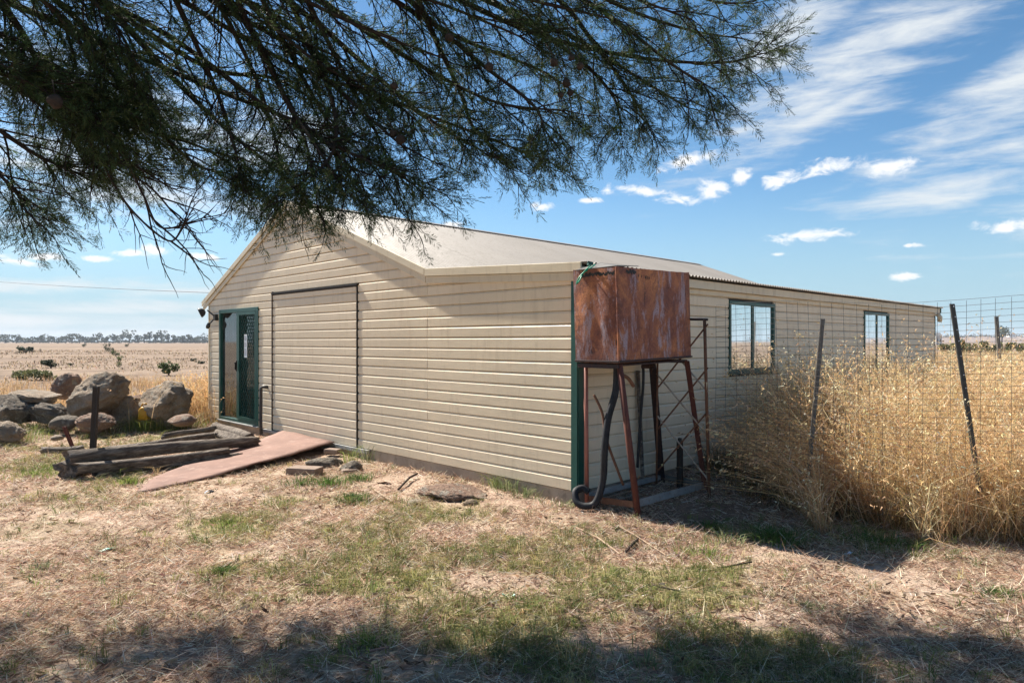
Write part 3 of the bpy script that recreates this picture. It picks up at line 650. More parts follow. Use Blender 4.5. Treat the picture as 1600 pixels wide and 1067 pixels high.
# notice taped to the glass door, floodlight, pipes on the shed, power cable
m = MB(); front_box(m, 7.72, 7.84, 1.36, 1.78, .040, .042)
nt_ = m.build('paper_notice', MAT['paper']); tag(nt_, 'white paper notice taped to the security screen of the glass door', 'notice')
m = MB()
for i in range(16):
    z = 1.74-i*.023
    if i in (4, 9): continue
    front_box(m, 7.735+random.uniform(0, .03), 7.828, z, z+.008, .0425, .0432)
pr = m.build('print', MAT['ink'], nt_)
fl_ = empty('floodlight', F(9.28, 0.05, 2.10), 'twin black floodlight on the wall beside the glass door', 'light')
m = MB(); m.box(F(9.16, .045, 2.12), (*(D*.10), 0), (*(NF*.06), 0), (0, 0, .12)); m.tube([F(9.18, .08, 2.16), F(9.25, .12, 2.22), F(9.3, .15, 2.26)], .014, 6); m.tube([F(9.18, .08, 2.08), F(9.2, .12, 2.02), F(9.26, .14, 1.99)], .014, 6)
m.build('bracket', MAT['plastic_grey'], fl_)
for (t, z, tilt) in ((9.36, 2.25, .3),):
    m = MB(); p = np.array(F(t, .17, z)); dd = np.array([NF[0]*.7+D[0]*.3, NF[1]*.7+D[1]*.3, -0.35])
    m.tube([p, p+dd*.04, p+dd*.10, p+dd*.13], [.03, .07, .095, .098], 14); m.build('lamp_head', MAT['plastic_grey'], fl_, True)
    m = MB(); m.tube([p+dd*.131, p+dd*.136], [.088, .086], 14); m.build('lens', MAT['lens'], fl_)
m = MB(); p = np.array(F(9.24, .14, 2.0)); m.tube([p, p+np.array([D[0]*.05, D[1]*.05, -.05]), p+np.array([D[0]*.09, D[1]*.09, -.08])], [.03, .042, .03], 10); m.build('motion_sensor', MAT['plastic_grey'], fl_, True)
m = MB(); m.tube([F(6.93, .0, .86), F(6.99, .07, .87), F(7.04, .09, .84), F(7.05, .09, .3), F(7.03, .09, .0)], .028, 10)
tag(m.build('standpipe', MAT['plastic_grey'], None, True), 'short black waste pipe bent into the wall beside the glass door', 'pipe')
m = MB(); m.box((*(C0+D*6.9+NF*.06), .62), (*(D*.05), 0), (*(NF*.04), 0), (0, 0, .02)); 
a = np.array(F(9.5, .02, 2.62)); b_ = np.array(P(-420, 378, 42)); pts = [a+(b_-a)*u+np.array([0, 0, -.5*4*u*(1-u)]) for u in np.linspace(0, 1, 24)]
m = MB(); m.tube(pts, .005, 5); tag(m.build('power_cable', MAT['cable']), 'thin overhead power cable running left from the shed gable', 'cable')
# pole far left carrying the cable (outside the frame)

# ---------------------------------------------------------------- tank, stand and the things around them
RISE = 0.024
tank = empty('water_tank', S(0.49, 0.37, 1.45), 'rusted rectangular steel water tank raised on a stand', 'tank')
def TK(t, n, z): return S(t-0.045*(z-1.45)+.0, n, z+RISE*(t+.14))
def tank_body():
    # walls with an eaten-away top edge on the left and front faces
    m = MB(); t0, t1, n0, n1, z0, z1 = -.14, 1.12, .10, .62, 1.45, 2.345
    def wall(fn, L_, seed, eat):
        k = 44; r = random.Random(seed); v = []; f = []; h = 0
        for i in range(k+1):
            u = i/k; h = h*.6+r.uniform(-.5, 1)*.02; notch = eat(u)*(0.035+abs(h)); 
            for th in (0, -.006):
                v += [fn(u, 0, th), fn(u, (z1-z0)*.5, th), fn(u, (z1-z0)-.055-notch*.9, th), fn(u, (z1-z0)-notch, th)]
        for i in range(k):
            for j in range(3):
                a = i*8+j; f += [(a, a+8, a+9, a+1), (a+4, a+5, a+13, a+12)]
            a = i*8+3; f.append((a, a+8, a+12, a+4)); a = i*8; f.append((a, a+4, a+12, a+8))
        m.add(v, f)
    L = t1-t0; Wd = n1-n0
    bulge = lambda u, z: 0.016*math.sin(math.pi*u)*math.sin(math.pi*z/.9)*(1+.5*math.sin(u*9))
    wall(lambda u, z, th: TK(t0+u*L, n1+th+bulge(u, z), z0+z), L, 3, lambda u: 0.12)
    wall(lambda u, z, th: TK(t0-th-bulge(u, z), n0+u*Wd, z0+z), Wd, 5, lambda u: 0.15)
    wall(lambda u, z, th: TK(t0+u*L, n0-th, z0+z), L, 8, lambda u: 0)
    wall(lambda u, z, th: TK(t1+th, n0+u*Wd, z0+z), Wd, 9, lambda u: 0)
    v = [TK(t0, n0, z0+.004), TK(t1, n0, z0+.004), TK(t1, n1, z0+.004), TK(t0, n1, z0+.004)]; v += [(x, y, z+.006) for x, y, z in v]
    m.add(v, [(0, 1, 2, 3), (7, 6, 5, 4), (0, 4, 5, 1), (1, 5, 6, 2), (2, 6, 7, 3), (3, 7, 4, 0)])
    return m.build('tank_shell', MAT['tank'], tank)
tank_body()
m = MB()   # folded corner seam, lower hem
m.bar(TK(-.142, .622, 1.45), TK(-.142, .622, 2.34), .018, .018, (1, 0, 0)); m.build('corner_seam', MAT['tank'], tank, bevel=.004)
m = MB(); m.bar(TK(-.145, .632, 1.462), TK(1.12, .632, 1.462), .012, .018); m.bar(TK(-.152, .10, 1.462), TK(-.152, .63, 1.462), .012, .018); m.build('bottom_hem', MAT['rust_dark'], tank, bevel=.003)
# rusted-through hole strip below the rim: flat black patches painted for the shade in the openings
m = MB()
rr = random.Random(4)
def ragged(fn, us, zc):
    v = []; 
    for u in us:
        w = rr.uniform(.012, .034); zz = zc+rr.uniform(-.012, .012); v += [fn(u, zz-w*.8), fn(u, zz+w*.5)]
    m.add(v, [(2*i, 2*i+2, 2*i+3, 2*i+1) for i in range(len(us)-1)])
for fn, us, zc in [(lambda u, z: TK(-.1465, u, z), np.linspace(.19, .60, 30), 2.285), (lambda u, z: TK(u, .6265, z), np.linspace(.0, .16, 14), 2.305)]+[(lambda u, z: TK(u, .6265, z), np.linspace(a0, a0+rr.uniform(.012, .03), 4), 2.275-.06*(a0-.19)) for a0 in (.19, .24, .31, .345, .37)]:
    m = MB(); ragged(fn, us, zc); m.build('painted_rust_hole', MAT['black_gap'], tank)

m = MB(); v = [TK(-.12, .11, 2.325), TK(1.10, .11, 2.325), TK(1.10, .60, 2.325), TK(-.12, .60, 2.325)]; v += [(x, y, z+.005) for x, y, z in v]
m.add(v, [(0, 1, 2, 3), (7, 6, 5, 4), (0, 4, 5, 1), (1, 5, 6, 2), (2, 6, 7, 3), (3, 7, 4, 0)]); m.build('tank_lid', MAT['galv_dark'], tank)
m = MB(); v = [TK(-.16, .14, 2.335), TK(-.12, .62, 2.345), TK(.24, .60, 2.36), TK(.16, .20, 2.42)]; v2 = [(x, y, z+.006) for x, y, z in v]
m.add(v+v2, [(3, 2, 1, 0), (4, 5, 6, 7), (0, 1, 5, 4), (1, 2, 6, 5), (2, 3, 7, 6), (3, 0, 4, 7)]); m.build('bent_lid_flap', MAT['galv_dark'], tank)
# stand
feet = {'nl': (.05, .085), 'nr': (.06, .70), 'fr': (1.32, .65), 'fl': (1.27, .12)}
def gS(t, n, dz=0): x, y, _ = S(t, n, 0); return (x, y, gz(x, y)+dz)
stand = empty('tank_stand', S(.6, .35, 0), 'four legged rusty steel stand carrying the old water tank', 'stand')
def angle_leg(foot, top, w, matk, up):
    m = MB(); a = np.array(foot); b = np.array(top); d = (b-a)/np.linalg.norm(b-a); s1 = np.cross(d, np.array(up)); s1 /= np.linalg.norm(s1); s2 = np.cross(s1, d)
    m.box((a+b)/2+s1*w/2, b-a, s1*w, s2*.007); m.box((a+b)/2+s2*(w/2+.004), b-a, s1*.007, s2*w); return m.build('leg', MAT[matk], stand, bevel=.002)
TZ = 1.437
m = MB(); m.tube([gS(.06, .70, -.05), S(-.085, .585, TZ)], [.032, .030], 10); m.build('leg', MAT['rust_leg'], stand, True)
m = MB(); m.tube([gS(.05, .085, -.05), S(-.0, .11, TZ)], .022, 8); o = m.build('leg', MAT['rust_pink'], stand, True); o['label'] = 'thin pink primed leg nearest the wall'
angle_leg(gS(1.32, .65, -.05), S(1.02, .60, TZ+.01), .055, 'rust_leg', (0, 0, 1) if 0 else (*NS, 0))
angle_leg(gS(1.27, .12, -.05), S(1.06, .13, TZ+.01), .085, 'rust_dark', (*NS, 0))
for t_, z_ in ((-.13, -.022), (1.05, .005)):
    m = MB(); m.bar(S(t_, .13, TZ+z_), S(t_, .60, TZ+z_), .04, .035); m.build('cross_bearer', MAT['rust_dark'], stand)
m = MB(); m.bar(S(-.105, .15, TZ-.02), S(1.02, .15, TZ+.006), .045, .045); m.bar(S(-.105, .585, TZ-.012), S(1.02, .585, TZ+.012), .04, .012); m.build('top_rail', MAT['rust_dark'], stand)
m = MB(); m.bar(gS(.04, .12, .09), gS(.06, .68, .11), .012, .06); m.build('base_rail', MAT['rust_rod'], stand)
m = MB(); m.bar(gS(.06, .70, .13), gS(1.30, .66, .05), .012, .07); m.build('base_rail', MAT['galv'], stand)
m = MB(); m.bar(gS(.05, .10, .12), gS(1.27, .14, .05), .035, .05); m.build('base_rail', MAT['galv'], stand)
m = MB(); m.bar(gS(1.30, .64, .06), gS(1.27, .14, .06), .012, .05); m.build('base_rail', MAT['galv_dark'], stand)
def spline(pts, n=12):
    pts = [np.array(p, float) for p in pts]; out = []
    for i in range(len(pts)-1):
        p0 = pts[max(i-1, 0)]; p1 = pts[i]; p2 = pts[i+1]; p3 = pts[min(i+2, len(pts)-1)]
        for j in range(n):
            t = j/n; out.append(.5*((2*p1)+(-p0+p2)*t+(2*p0-5*p1+4*p2-p3)*t*t+(-p0+3*p1-3*p2+p3)*t**3))
    out.append(pts[-1]); return out
# fat black hose: hangs from the tank and curls up on the ground at the corner
def ribbed(pts, r):
    rad = []; 
    for i in range(len(pts)): rad.append(r*(1.0+0.035*(i % 2)))
    return rad
hp = spline([P(964, 570, 6.60), P(962, 610, 6.60), P(950, 655, 6.58), P(945, 700, 6.56), P(942, 750, 6.60), P(931, 784, 6.60), P(915, 790, 6.62), P(902, 784, 6.66), P(899, 768, 6.72), P(910, 762, 6.76), P(920, 768, 6.74)], 14)
m = MB(); m.tube(hp, ribbed(hp, .034), 12); tag(m.build('drain_hose', MAT['hose'], None, True), 'thick black hose hanging under the tank and curled at the shed corner', 'hose')
m = MB(); m.tube(spline([P(928, 616, 6.62), P(941, 645, 6.60), P(946, 680, 6.58), P(956, 710, 6.60), P(974, 757, 6.66)], 8), .013, 8)
tag(m.build('copper_pipe', MAT['rust_rod'], None, True), 'thin bent rust brown pipe crossing the thick black hose', 'pipe')
m = MB(); m.tube(spline([P(968, 584, 6.5), P(981, 590, 6.55), P(990, 603, 6.6)], 6), .018, 8)
tag(m.build('pipe_stub', MAT['rust_rod'], None, True), 'short curved rusty pipe stub just under the tank', 'pipe')
vv = empty('valve_pipe', S(.62, .18, .15), 'thin black riser pipe with a round valve wheel under the tank', 'pipe')
zz = P(1005, 568, 7.15)
m = MB(); m.tube(spline([P(1005, 566, 7.15), P(1005, 600, 7.15), P(1001, 650, 7.15), P(996, 730, 7.12)], 6), .015, 8); m.build('riser', MAT['hose'], vv, True)
m = MB(); a = np.array(P(1005, 571, 7.13)); m.tube([a+np.array([-.02, 0, 0]), a+np.array([.06, -.02, 0])], .028, 8); m.tube([a+np.array([.06, -.02, 0]), a+np.array([.10, -.03, 0])], .010, 6); m.build('valve_body', MAT['rust_dark'], vv)
m = MB(); c = a+np.array([.105, -.03, 0]); ring = [c+np.array([0.012*math.cos(q), .042*math.sin(q), .042*math.cos(q)]) for q in np.linspace(0, 2*math.pi, 17)]; m.tube(ring, .006, 5, False)
for q in (0, 2.1, 4.2): m.tube([c, c+np.array([0.012*math.cos(q), .04*math.sin(q), .04*math.cos(q)])], .004, 4)
m.build('wheel', MAT['rust_dark'], vv)
m = MB(); m.tube(spline([P(925, 412, 6.5), P(915, 422, 6.42), P(905, 433, 6.40), P(901, 443, 6.40), P(906, 437, 6.45), P(912, 426, 6.5), P(926, 416, 6.55), P(930, 413, 6.6)], 10), .006, 6)
tag(m.build('garden_tube', MAT['green_hose'], None, True), 'thin bright green garden tube looped over the tank corner', 'hose')
m = MB(); m.box(P(922, 412, 6.5), (.045, .01, 0), (-.01, .04, 0), (0, 0, .022)); m.tube([P(918, 409, 6.5), P(927, 411, 6.5)], .012, 6); m.build
tag(m.build('tube_clamp', MAT['green'], None), 'small dark green clamp holding the green tube on the tank rim', 'clamp')
m = MB(); m.bar(gS(1.0, .10, -.05), S(.97, .05, 1.33), .045, .022, (*NS, 0))
tag(m.build('timber_stake', MAT['timber']), 'grey timber batten leaning on the wall behind the tank stand', 'batten')
m = MB(); a = np.array(gS(1.22, .42, -.1)); m.tube([a, a+np.array([-.0, 0, .60])], .036, 7); m.tube([a+np.array([.0, 0, .55]), a+np.array([.005, 0, .64])], [.03, .022], 5)
tag(m.build('burnt_post', MAT['black_steel']), 'short charred black stump post behind the tank stand', 'post')
# rusty lattice gate standing behind the stand
gate = empty('lattice_gate', S(1.5, .5, .1), 'rusty old gate of crossed rods beyond the tank stand', 'gate')
GA = np.array(P(1026, 540, 7.45)); GB = np.array(P(1106, 540, 7.05))       # run of the gate in plan
def GP(u, z): p = GA+(GB-GA)*u; return (p[0], p[1], z)
m = MB(); m.tube([GP(.94, 1.88), GP(.97, 1.2), GP(1.03, .02)], .017, 8); m.build('upright', MAT['rust_rod'], gate, True)
m = MB(); m.tube([GP(.02, 1.5), GP(.0, .1)], .012, 6); m.build('upright', MAT['rust_rod'], gate, True)
m = MB(); m.tube([GP(.55, 1.885), GP(1.0, 1.875)], .014, 6); m.build('top_bar', MAT['rust_dark'], gate, True)
for i, zz in enumerate((1.75, 1.30, .85, .42)):
    for (a, b_, mk) in (((.0, zz-.42+.42), (1.0, zz-.62), 'pale_rod'), ((1.0, zz+.08), (.0, zz-.62), 'rust_rod')):
        if b_[1] < .03: continue
        m = MB(); m.tube([GP(a[0], a[1]), GP(b_[0], b_[1])], .0095, 5); m.build('rod', MAT[mk], gate)
# ---------------------------------------------------------------- mesh fence
fence = empty('mesh_fence', (2.07, 6.8, .1), 'tall grey wire mesh fence with leaning steel pickets in dry grass', 'fence')
FA = np.array([2.02, 6.83]); FB = np.array([4.0, 5.60]); FD = (FB-FA)/np.linalg.norm(FB-FA); FL = 6.2
wm = MB()
def FP(s, z):
    p = FA+FD*s; lean = 0.05*math.sin(s*1.7)*z/2
    return (p[0]+lean*FD[1]+0.02*math.sin(s*2.3+z), p[1]-lean*FD[0]+.012*math.sin(z*3+s), z+0.025*math.sin(s*2.9)*z/2)
def flat_wire(pts, r):
    for a, b_ in zip(pts[:-1], pts[1:]): wm.tube([a, b_], r, 3, False)
for z in np.arange(.12, 2.03, .0525): flat_wire([FP(s, z) for s in np.arange(0, FL+.01, .35)], .0018)
for s in np.arange(0, FL, .10): flat_wire([FP(s+.004*math.sin(s*40), z) for z in (.1, .75, 1.4, 2.0)], .0018)
tag(wm.build('wire_mesh', MAT['wire'], fence), kind='stuff')
def picket(foot, top, matk, parent):
    # Y-section steel picket with punched holes shown as pale discs laid on it
    m = MB(); a = np.array(foot, float); b = np.array(top, float); d = b-a
    for ang in (90, 210, 330):
        r_ = np.array([math.cos(R(ang)), math.sin(R(ang)), 0]); q = np.array([-r_[1], r_[0], 0])
        m.box((a+b)/2+r_*.012, d, r_*.024, q*.006)
    return m.build('post', MAT[matk], parent)
def fp_px(x, y):   # point on the fence plane from the photograph
    k = (x-800)/FPX; s = (k*FA[1]-FA[0])/(FD[0]-k*FD[1]); p = FA+FD*s; return np.array([p[0], p[1], H+(533-y)/FPX*p[1]])
picket(fp_px(1270, 760)+np.array([0, .12, 0]), fp_px(1291, 497)+np.array([.01, .10, 0]), 'galv_dark', fence)
picket(fp_px(1538, 770)+np.array([-.02, .03, 0]), fp_px(1494, 474)+np.array([-.02, .03, 0]), 'picket_grey', fence)
picket(FP(5.0, -.2), FP(5.0, 2.0), 'black_steel', fence)
m = MB()
a = fp_px(1538, 770)+np.array([-.02, .04, 0]); b_ = fp_px(1494, 474)+np.array([-.02, .04, 0])
for u in (.985, .93, .86, .80, .72, .62, .55): 
    p = a+(b_-a)*u+np.array([-.0, -.034, 0]); m.tube([p, p+np.array([0, -.004, 0])], .0045, 8)
m.build('hole_disc', MAT['paper'], fence)  # pale discs standing in for the punched holes of the picket
m = MB(); m.tube([P(1562, 560, 11), P(1557, 494, 11)], .03, 6)
tag(m.build('far_post', MAT['galv_dark']), 'lone grey post standing in the dry grass behind the mesh fence', 'post')

# ---------------------------------------------------------------- boulders
def ico(sub):
    import bmesh
    bm = bmesh.new(); bmesh.ops.create_icosphere(bm, subdivisions=sub, radius=1); v = np.array([q.co[:] for q in bm.verts]); f = [tuple(x.index for x in p.verts) for p in bm.faces]; bm.free(); return v, f
ICO4 = ico(5); ICO3 = ico(3)
def n3(p, s, seed): return vnoise(p[:, 0]*s+p[:, 2]*s*.7, p[:, 1]*s-p[:, 2]*s*.6, seed)+vnoise(p[:, 2]*s+5.3, p[:, 0]*s*.8+p[:, 1]*s*.5, seed+3)-1
def rock(name, c, size, rot, matk, seed, label, cat='rock', cuts=9, group=None):
    r = np.random.default_rng(seed); v, f = ICO4 if max(size) > .3 else ICO3; v = v.copy()
    for _ in range(cuts):
        d = r.normal(size=3); d /= np.linalg.norm(d); k = r.uniform(.66, .94); q = v@d; over = q > k
        v[over] -= np.outer((q[over]-k)*.93, d)
    v *= 1+(n3(v, 1.4, seed)*.14+n3(v, 33, seed+17)*.03+n3(v, 3.2, seed+7)*.11-np.abs(n3(v, 4.3, seed+21))*.13+n3(v, 9, seed+11)*.055+n3(v, 19, seed+13)*.045)[:, None]
    v = v*np.array(size); M = np.array(Matrix.Rotation(R(rot[2]), 3, 'Z')@Matrix.Rotation(R(rot[1]), 3, 'Y')@Matrix.Rotation(R(rot[0]), 3, 'X')); v = v@M.T+np.array(c)
    m = MB(); m.add(v, f); return tag(m.build(name, MAT[matk], None, True), label, cat, group)
def rk(x, y, Z, wpx, hpx, depth, rot, matk, seed, label, **k):
    s = Z/FPX; return rock('boulder', P(x, y, Z), (wpx*s*.50, depth*.5, hpx*s*.50), rot, matk, seed, label, 'boulder', group='boulders heaped beside the paddock', **k)
rk(150, 616, 12.6, 98, 62, .85, (0, -24, 10), 'rock', 11, 'biggest pale boulder, tilted on top of the heap')
rk(107, 603, 13.6, 56, 42, .6, (0, -18, -20), 'rock_red', 12, 'brown pointed boulder leaning behind the biggest one')
rk(262, 631, 12.8, 80, 76, .95, (0, 4, 15), 'rock', 53, 'large rounded boulder standing alone near the shed corner')
rk(52, 620, 12.8, 82, 22, .7, (0, 4, 0), 'rock', 14, 'long flat slab of rock lying across the left of the heap')
rk(192, 642, 12.9, 58, 52, .6, (0, -20, 20), 'rock', 15, 'squarish pale boulder wedged under the right of the biggest one')
rk(213, 628, 13.5, 26, 26, .4, (0, 0, 0), 'rock_red', 16, 'small round rock just left of the yellow container')
rk(80, 646, 12.6, 62, 36, .7, (0, 8, 30), 'rock_dark', 17, 'dark boulder in shade under the flat slab')
rk(18, 640, 12.4, 66, 46, .8, (0, 12, -10), 'rock_dark', 18, 'dark rugged boulder at the left edge of the picture')
rk(100, 660, 12.0, 50, 26, .5, (0, 0, 0), 'rock_dark', 19, 'dark low rock at the foot of the heap below the dark boulder')
rk(150, 661, 11.9, 60, 32, .55, (0, 5, 10), 'rock_red', 20, 'reddish rock at the foot of the biggest boulder')
rk(10, 676, 11.0, 60, 34, .6, (0, 20, 0), 'rock', 21, 'low sloping rock in the grass at the far left')
rk(285, 656, 11.6, 44, 20, .5, (0, 0, 0), 'rock_red', 22, 'flat reddish rock in the grass below the lone round boulder')
rk(318, 618, 15.5, 30, 26, .6, (0, 0, 0), 'rock', 23, 'pale rock half hidden by dry grass against the shed corner')
rk(232, 648, 13.2, 30, 24, .4, (0, 0, 0), 'rock_dark', 24, 'dark rock in shade behind the bright green grass')
rk(90, 684, 10.6, 18, 10, .2, (0, 0, 0), 'rock', 25, 'small grey stone in the grass left of the rusty stake')
def groundrock(x, y, w, h, d, rot, matk, seed, label):
    p = PG(x, y); return rock('rock', (p[0], p[1], gz(p[0], p[1])+h*.12), (w/2, d/2, h/2), rot, matk, seed, label)
groundrock(705, 776, .85, .20, .5, (0, 3, -25), 'rock_red', 31, 'broad low rock half buried in soil in front of the shed wall')
groundrock(648, 786, .22, .07, .18, (0, 0, -30), 'rock', 32, 'pale flat stone at the left end of the half buried rock')
groundrock(735, 788, .18, .08, .14, (0, 0, 10), 'rock', 33, 'small pale stone at the right end of the half buried rock')
groundrock(508, 728, .52, .22, .3, (0, 4, 20), 'rock_dark', 34, 'dark rock propping the raised edge of the brown sheet')
groundrock(548, 735, .30, .22, .28, (0, 0, 0), 'rock_dark', 35, 'small dark rock in green weeds at the end of the sheet')
groundrock(880, 772, .30, .06, .2, (0, 0, 40), 'rock_dark', 36, 'flat stone against the slab near the green corner')
groundrock(92, 908, .05, .04, .05, (0, 0, 0), 'rock_dark', 37, 'tiny dark stone on the dry turf at lower left')
# pavers and bricks at the end of the ramp
def paver(x, y, sx, sy, sz, rot, label, matk='brick', zoff=0):
    p = PG(x, y); m = MB(); a = np.array([math.cos(R(rot)), math.sin(R(rot)), 0]); b = np.array([-a[1], a[0], 0])
    m.box((p[0], p[1], gz(p[0], p[1])+sz/2-.01+zoff), a*sx, b*sy, np.array([0, 0, sz])+a*.01*sz/.1)
    o = m.build('paver', MAT[matk], None, bevel=.012); return tag(o, label, 'paver')
paver(476, 740, .40, .22, .09, -14, 'weathered grey paver lying under the edge of the brown sheet')
paver(520, 713, .22, .14, .06, -20, 'small pinkish paver on the soil by the foot of the big door', 'brick', .05)
paver(545, 738, .18, .12, .05, 25, 'broken paver piece among weeds right of the dark rock')
# ramp: a warped rust brown sheet from the big door down to the turf
def ramp_sheet():
    c = [np.array(F(6.30, .05, .165)), np.array(F(4.66, .04, .175)), np.array(PG(212, 771)), np.array(PG(243, 744))]   # far left, far right, near right, near left
    n, k = 26, 10; v = []; f = []
    for th in (0, -.014):
        for i in range(n+1):
            u = i/n
            for j in range(k+1):
                w = j/k; a = c[0]*(1-w)+c[1]*w; b = c[3]*(1-w)+c[2]*w; p = a*(1-u)+b*u
                z = .17*(1-u)**1.9+.028*math.sin(math.pi*u)*(.35+.5*w)+.03*u*(1-w)*math.sin(3*u)+.006*math.sin(u*17+w*5)
                zg = gz(p[0], p[1]); side = np.array([D[0], D[1], 0])*(-.10*math.sin(math.pi*u)*(w-.5))
                rag = D*(.018*math.sin(i*1.9+w*3)*(1 if j in (0, k) else 0)+.01*math.sin(i*.7)*(j == k))+NF*(.03*math.sin(j*2.3)*(i == n))
                v.append((p[0]+side[0]+rag[0], p[1]+side[1]+rag[1], max(z+.010*math.sin(u*9+w*4)*math.sin(w*7), zg+.012)+th+.004))
    q = (n+1)*(k+1)
    for i in range(n):
        for j in range(k):
            a = i*(k+1)+j; f += [(a, a+1, a+k+2, a+k+1), (q+a, q+a+k+1, q+a+k+2, q+a+1)]
    for i in range(n):
        a = i*(k+1); f.append((a, a+k+1, q+a+k+1, q+a)); a += k; f.append((a, q+a, q+a+k+1, a+k+1))
    for j in range(k):
        f.append((j, q+j, q+j+1, j+1)); a = n*(k+1)+j; f.append((a, a+1, q+a+1, q+a))
    m = MB(); m.add(v, f); return tag(m.build('ramp_sheet', MAT['ply'], None, True), 'warped rust brown sheet laid as a ramp to the big sliding door', 'ramp')
ramp_sheet()
def stick(pts, r, label, matk='straw_wood', name='stick', n=6):
    m = MB(); m.tube(pts, r, n); return tag(m.build(name, MAT[matk]), label, 'stick')
def gp(x, y, dz=0): p = PG(x, y); return np.array([p[0], p[1], gz(p[0], p[1])+dz])
# timber logs and sleepers
def log(a, b_, r0, r1, label, seed, squash=.8, flatz=0):
    rr = np.random.default_rng(seed); a = np.array(a); b_ = np.array(b_); n, k = 22, 14; d = b_-a
    sd = np.cross(d, (0, 0, 1)); sd /= np.linalg.norm(sd); v = []; f = []
    ph = rr.uniform(0, 6, 4); prof = 1+rr.uniform(-.24, .20, k)
    for i in range(n+1):
        u = i/n; r_ = r0+(r1-r0)*u; c = a+d*u+sd*.02*math.sin(u*4+ph[0])+np.array([0, 0, .012*math.sin(u*5+ph[1])])
        for j in range(k):
            q = 2*math.pi*j/k; rad = r_*prof[j]*(1+.05*math.sin(u*9+j*1.7+ph[2])+rr.uniform(-.025, .025))
            ends = (i in (0, n))*rr.uniform(-.04, .04)*np.array(d)/np.linalg.norm(d)
            v.append(c+sd*rad*math.cos(q)+np.array([0, 0, rad*squash*math.sin(q)])+ends)
    for i in range(n):
        for j in range(k): f.append((i*k+j, i*k+(j+1) % k, (i+1)*k+(j+1) % k, (i+1)*k+j))
    f.append(tuple(range(k-1, -1, -1))); f.append(tuple(n*k+j for j in range(k)))
    m = MB(); m.add(v, f); o = m.build('log', MAT['timber'], None, True); 
    sm = o.data.attributes.new('sharp_face', 'BOOLEAN', 'FACE') if 'sharp_face' not in o.data.attributes else o.data.attributes['sharp_face']
    o.data.polygons[len(f)-1].use_smooth = False; o.data.polygons[len(f)-2].use_smooth = False
    return tag(o, label, 'log', 'old timbers edging the garden bed')
log(PG(106, 712, .27), PG(402, 688, .16), .105, .085, 'grey weathered log on top of the front row of timbers', 41)
log(PG(118, 733, .13), PG(352, 707, .10), .085, .075, 'second grey log lying under the topmost front log', 42)
log(PG(150, 738, .05), PG(372, 711, .05), .085, .07, 'lowest brown sleeper along the front of the timber bed', 43)
log(PG(66, 704, .05), PG(130, 700, .06), .06, .06, 'short dark log end in the grass left of the timber bed', 44)
log(PG(170, 703, .07), PG(330, 682, .12), .075, .085, 'dark rear log running behind the steel picket', 45)
log(PG(255, 682, .16), PG(334, 668, .20), .05, .06, 'thin pale topped log at the back corner of the timber bed', 46)
log(PG(326, 672, .10), PG(395, 694, .08), .09, .09, 'thick grey log laid across the bed in front of the glass door', 47)
log(PG(338, 664, .10), PG(392, 684, .12), .08, .08, 'pale weathered log against the slab below the glass door', 48)
log(PG(104, 741, .06), PG(142, 728, .06), .10, .09, 'short dark block under the near end of the stacked logs', 49)
log(PG(98, 728, .16), PG(122, 722, .16), .08, .08, 'stubby timber offcut supporting the end of the top log', 50)
stick([gp(365, 702, .06), gp(425, 693, .09)], .022, 'pale splintered timber strip beside the brown sheet')
def stake(x0, y0, x1, y1, matk, label, r):
    a = PG(x0, y0); Z = a[1]; b_ = P(x1, y1, Z); m = MB(); a = np.array(a); b_ = np.array(b_)
    for ang in (80, 200, 320):
        q = np.array([math.cos(R(ang)), math.sin(R(ang)), 0]); w = np.array([-q[1], q[0], 0]); m.box((a+b_)/2+q*r*.5, (b_-a)*1.06, q*r, w*r*.22)
    return tag(m.build('picket', MAT[matk]), label, 'picket')
stake(144, 737, 151, 607, 'black_steel', 'black steel picket standing upright among the logs', .045)
stake(116, 704, 101, 667, 'rust_leg', 'short rusty stake leaning left of the black picket', .035)
# yellow container by the boulders
jc = empty('jerrycan', P(225, 655, 12.5), 'yellow plastic container leaning on the lone round boulder', 'container')
p = np.array(P(225, 645, 12.45)); m = MB(); r_ = []
def squircle(w, d, c, n=16): return [c+np.array([w*np.sign(math.cos(q))*abs(math.cos(q))**.5, d*np.sign(math.sin(q))*abs(math.sin(q))**.5, 0]) for q in np.linspace(0, 2*math.pi, n, endpoint=False)]
rings = [squircle(.09*s_, .075*s_, p+np.array([dx, 0, dz])) for s_, dz, dx in ((.9, -.12, 0), (1.02, -.09, 0), (1.02, .03, .005), (.92, .08, .01), (.6, .115, .015), (.3, .125, .02))]
m.add([q for rg in rings for q in rg], [(i*16+j, i*16+(j+1) % 16, (i+1)*16+(j+1) % 16, (i+1)*16+j) for i in range(5) for j in range(16)]+[tuple(range(15, -1, -1)), tuple(80+j for j in range(16))]); m.build('can_body', MAT['yellow'], jc, True)
m = MB(); m.tube(spline([p+np.array([-.05, 0, .10]), p+np.array([-.03, 0, .165]), p+np.array([.04, 0, .17]), p+np.array([.07, 0, .10])], 5), .013, 6); m.build('handle', MAT['yellow'], jc, True)
m = MB(); m.tube([p+np.array([.05, -.02, .10]), p+np.array([.05, -.02, .14])], .022, 10); m.build('cap', MAT['black_gap'], jc)
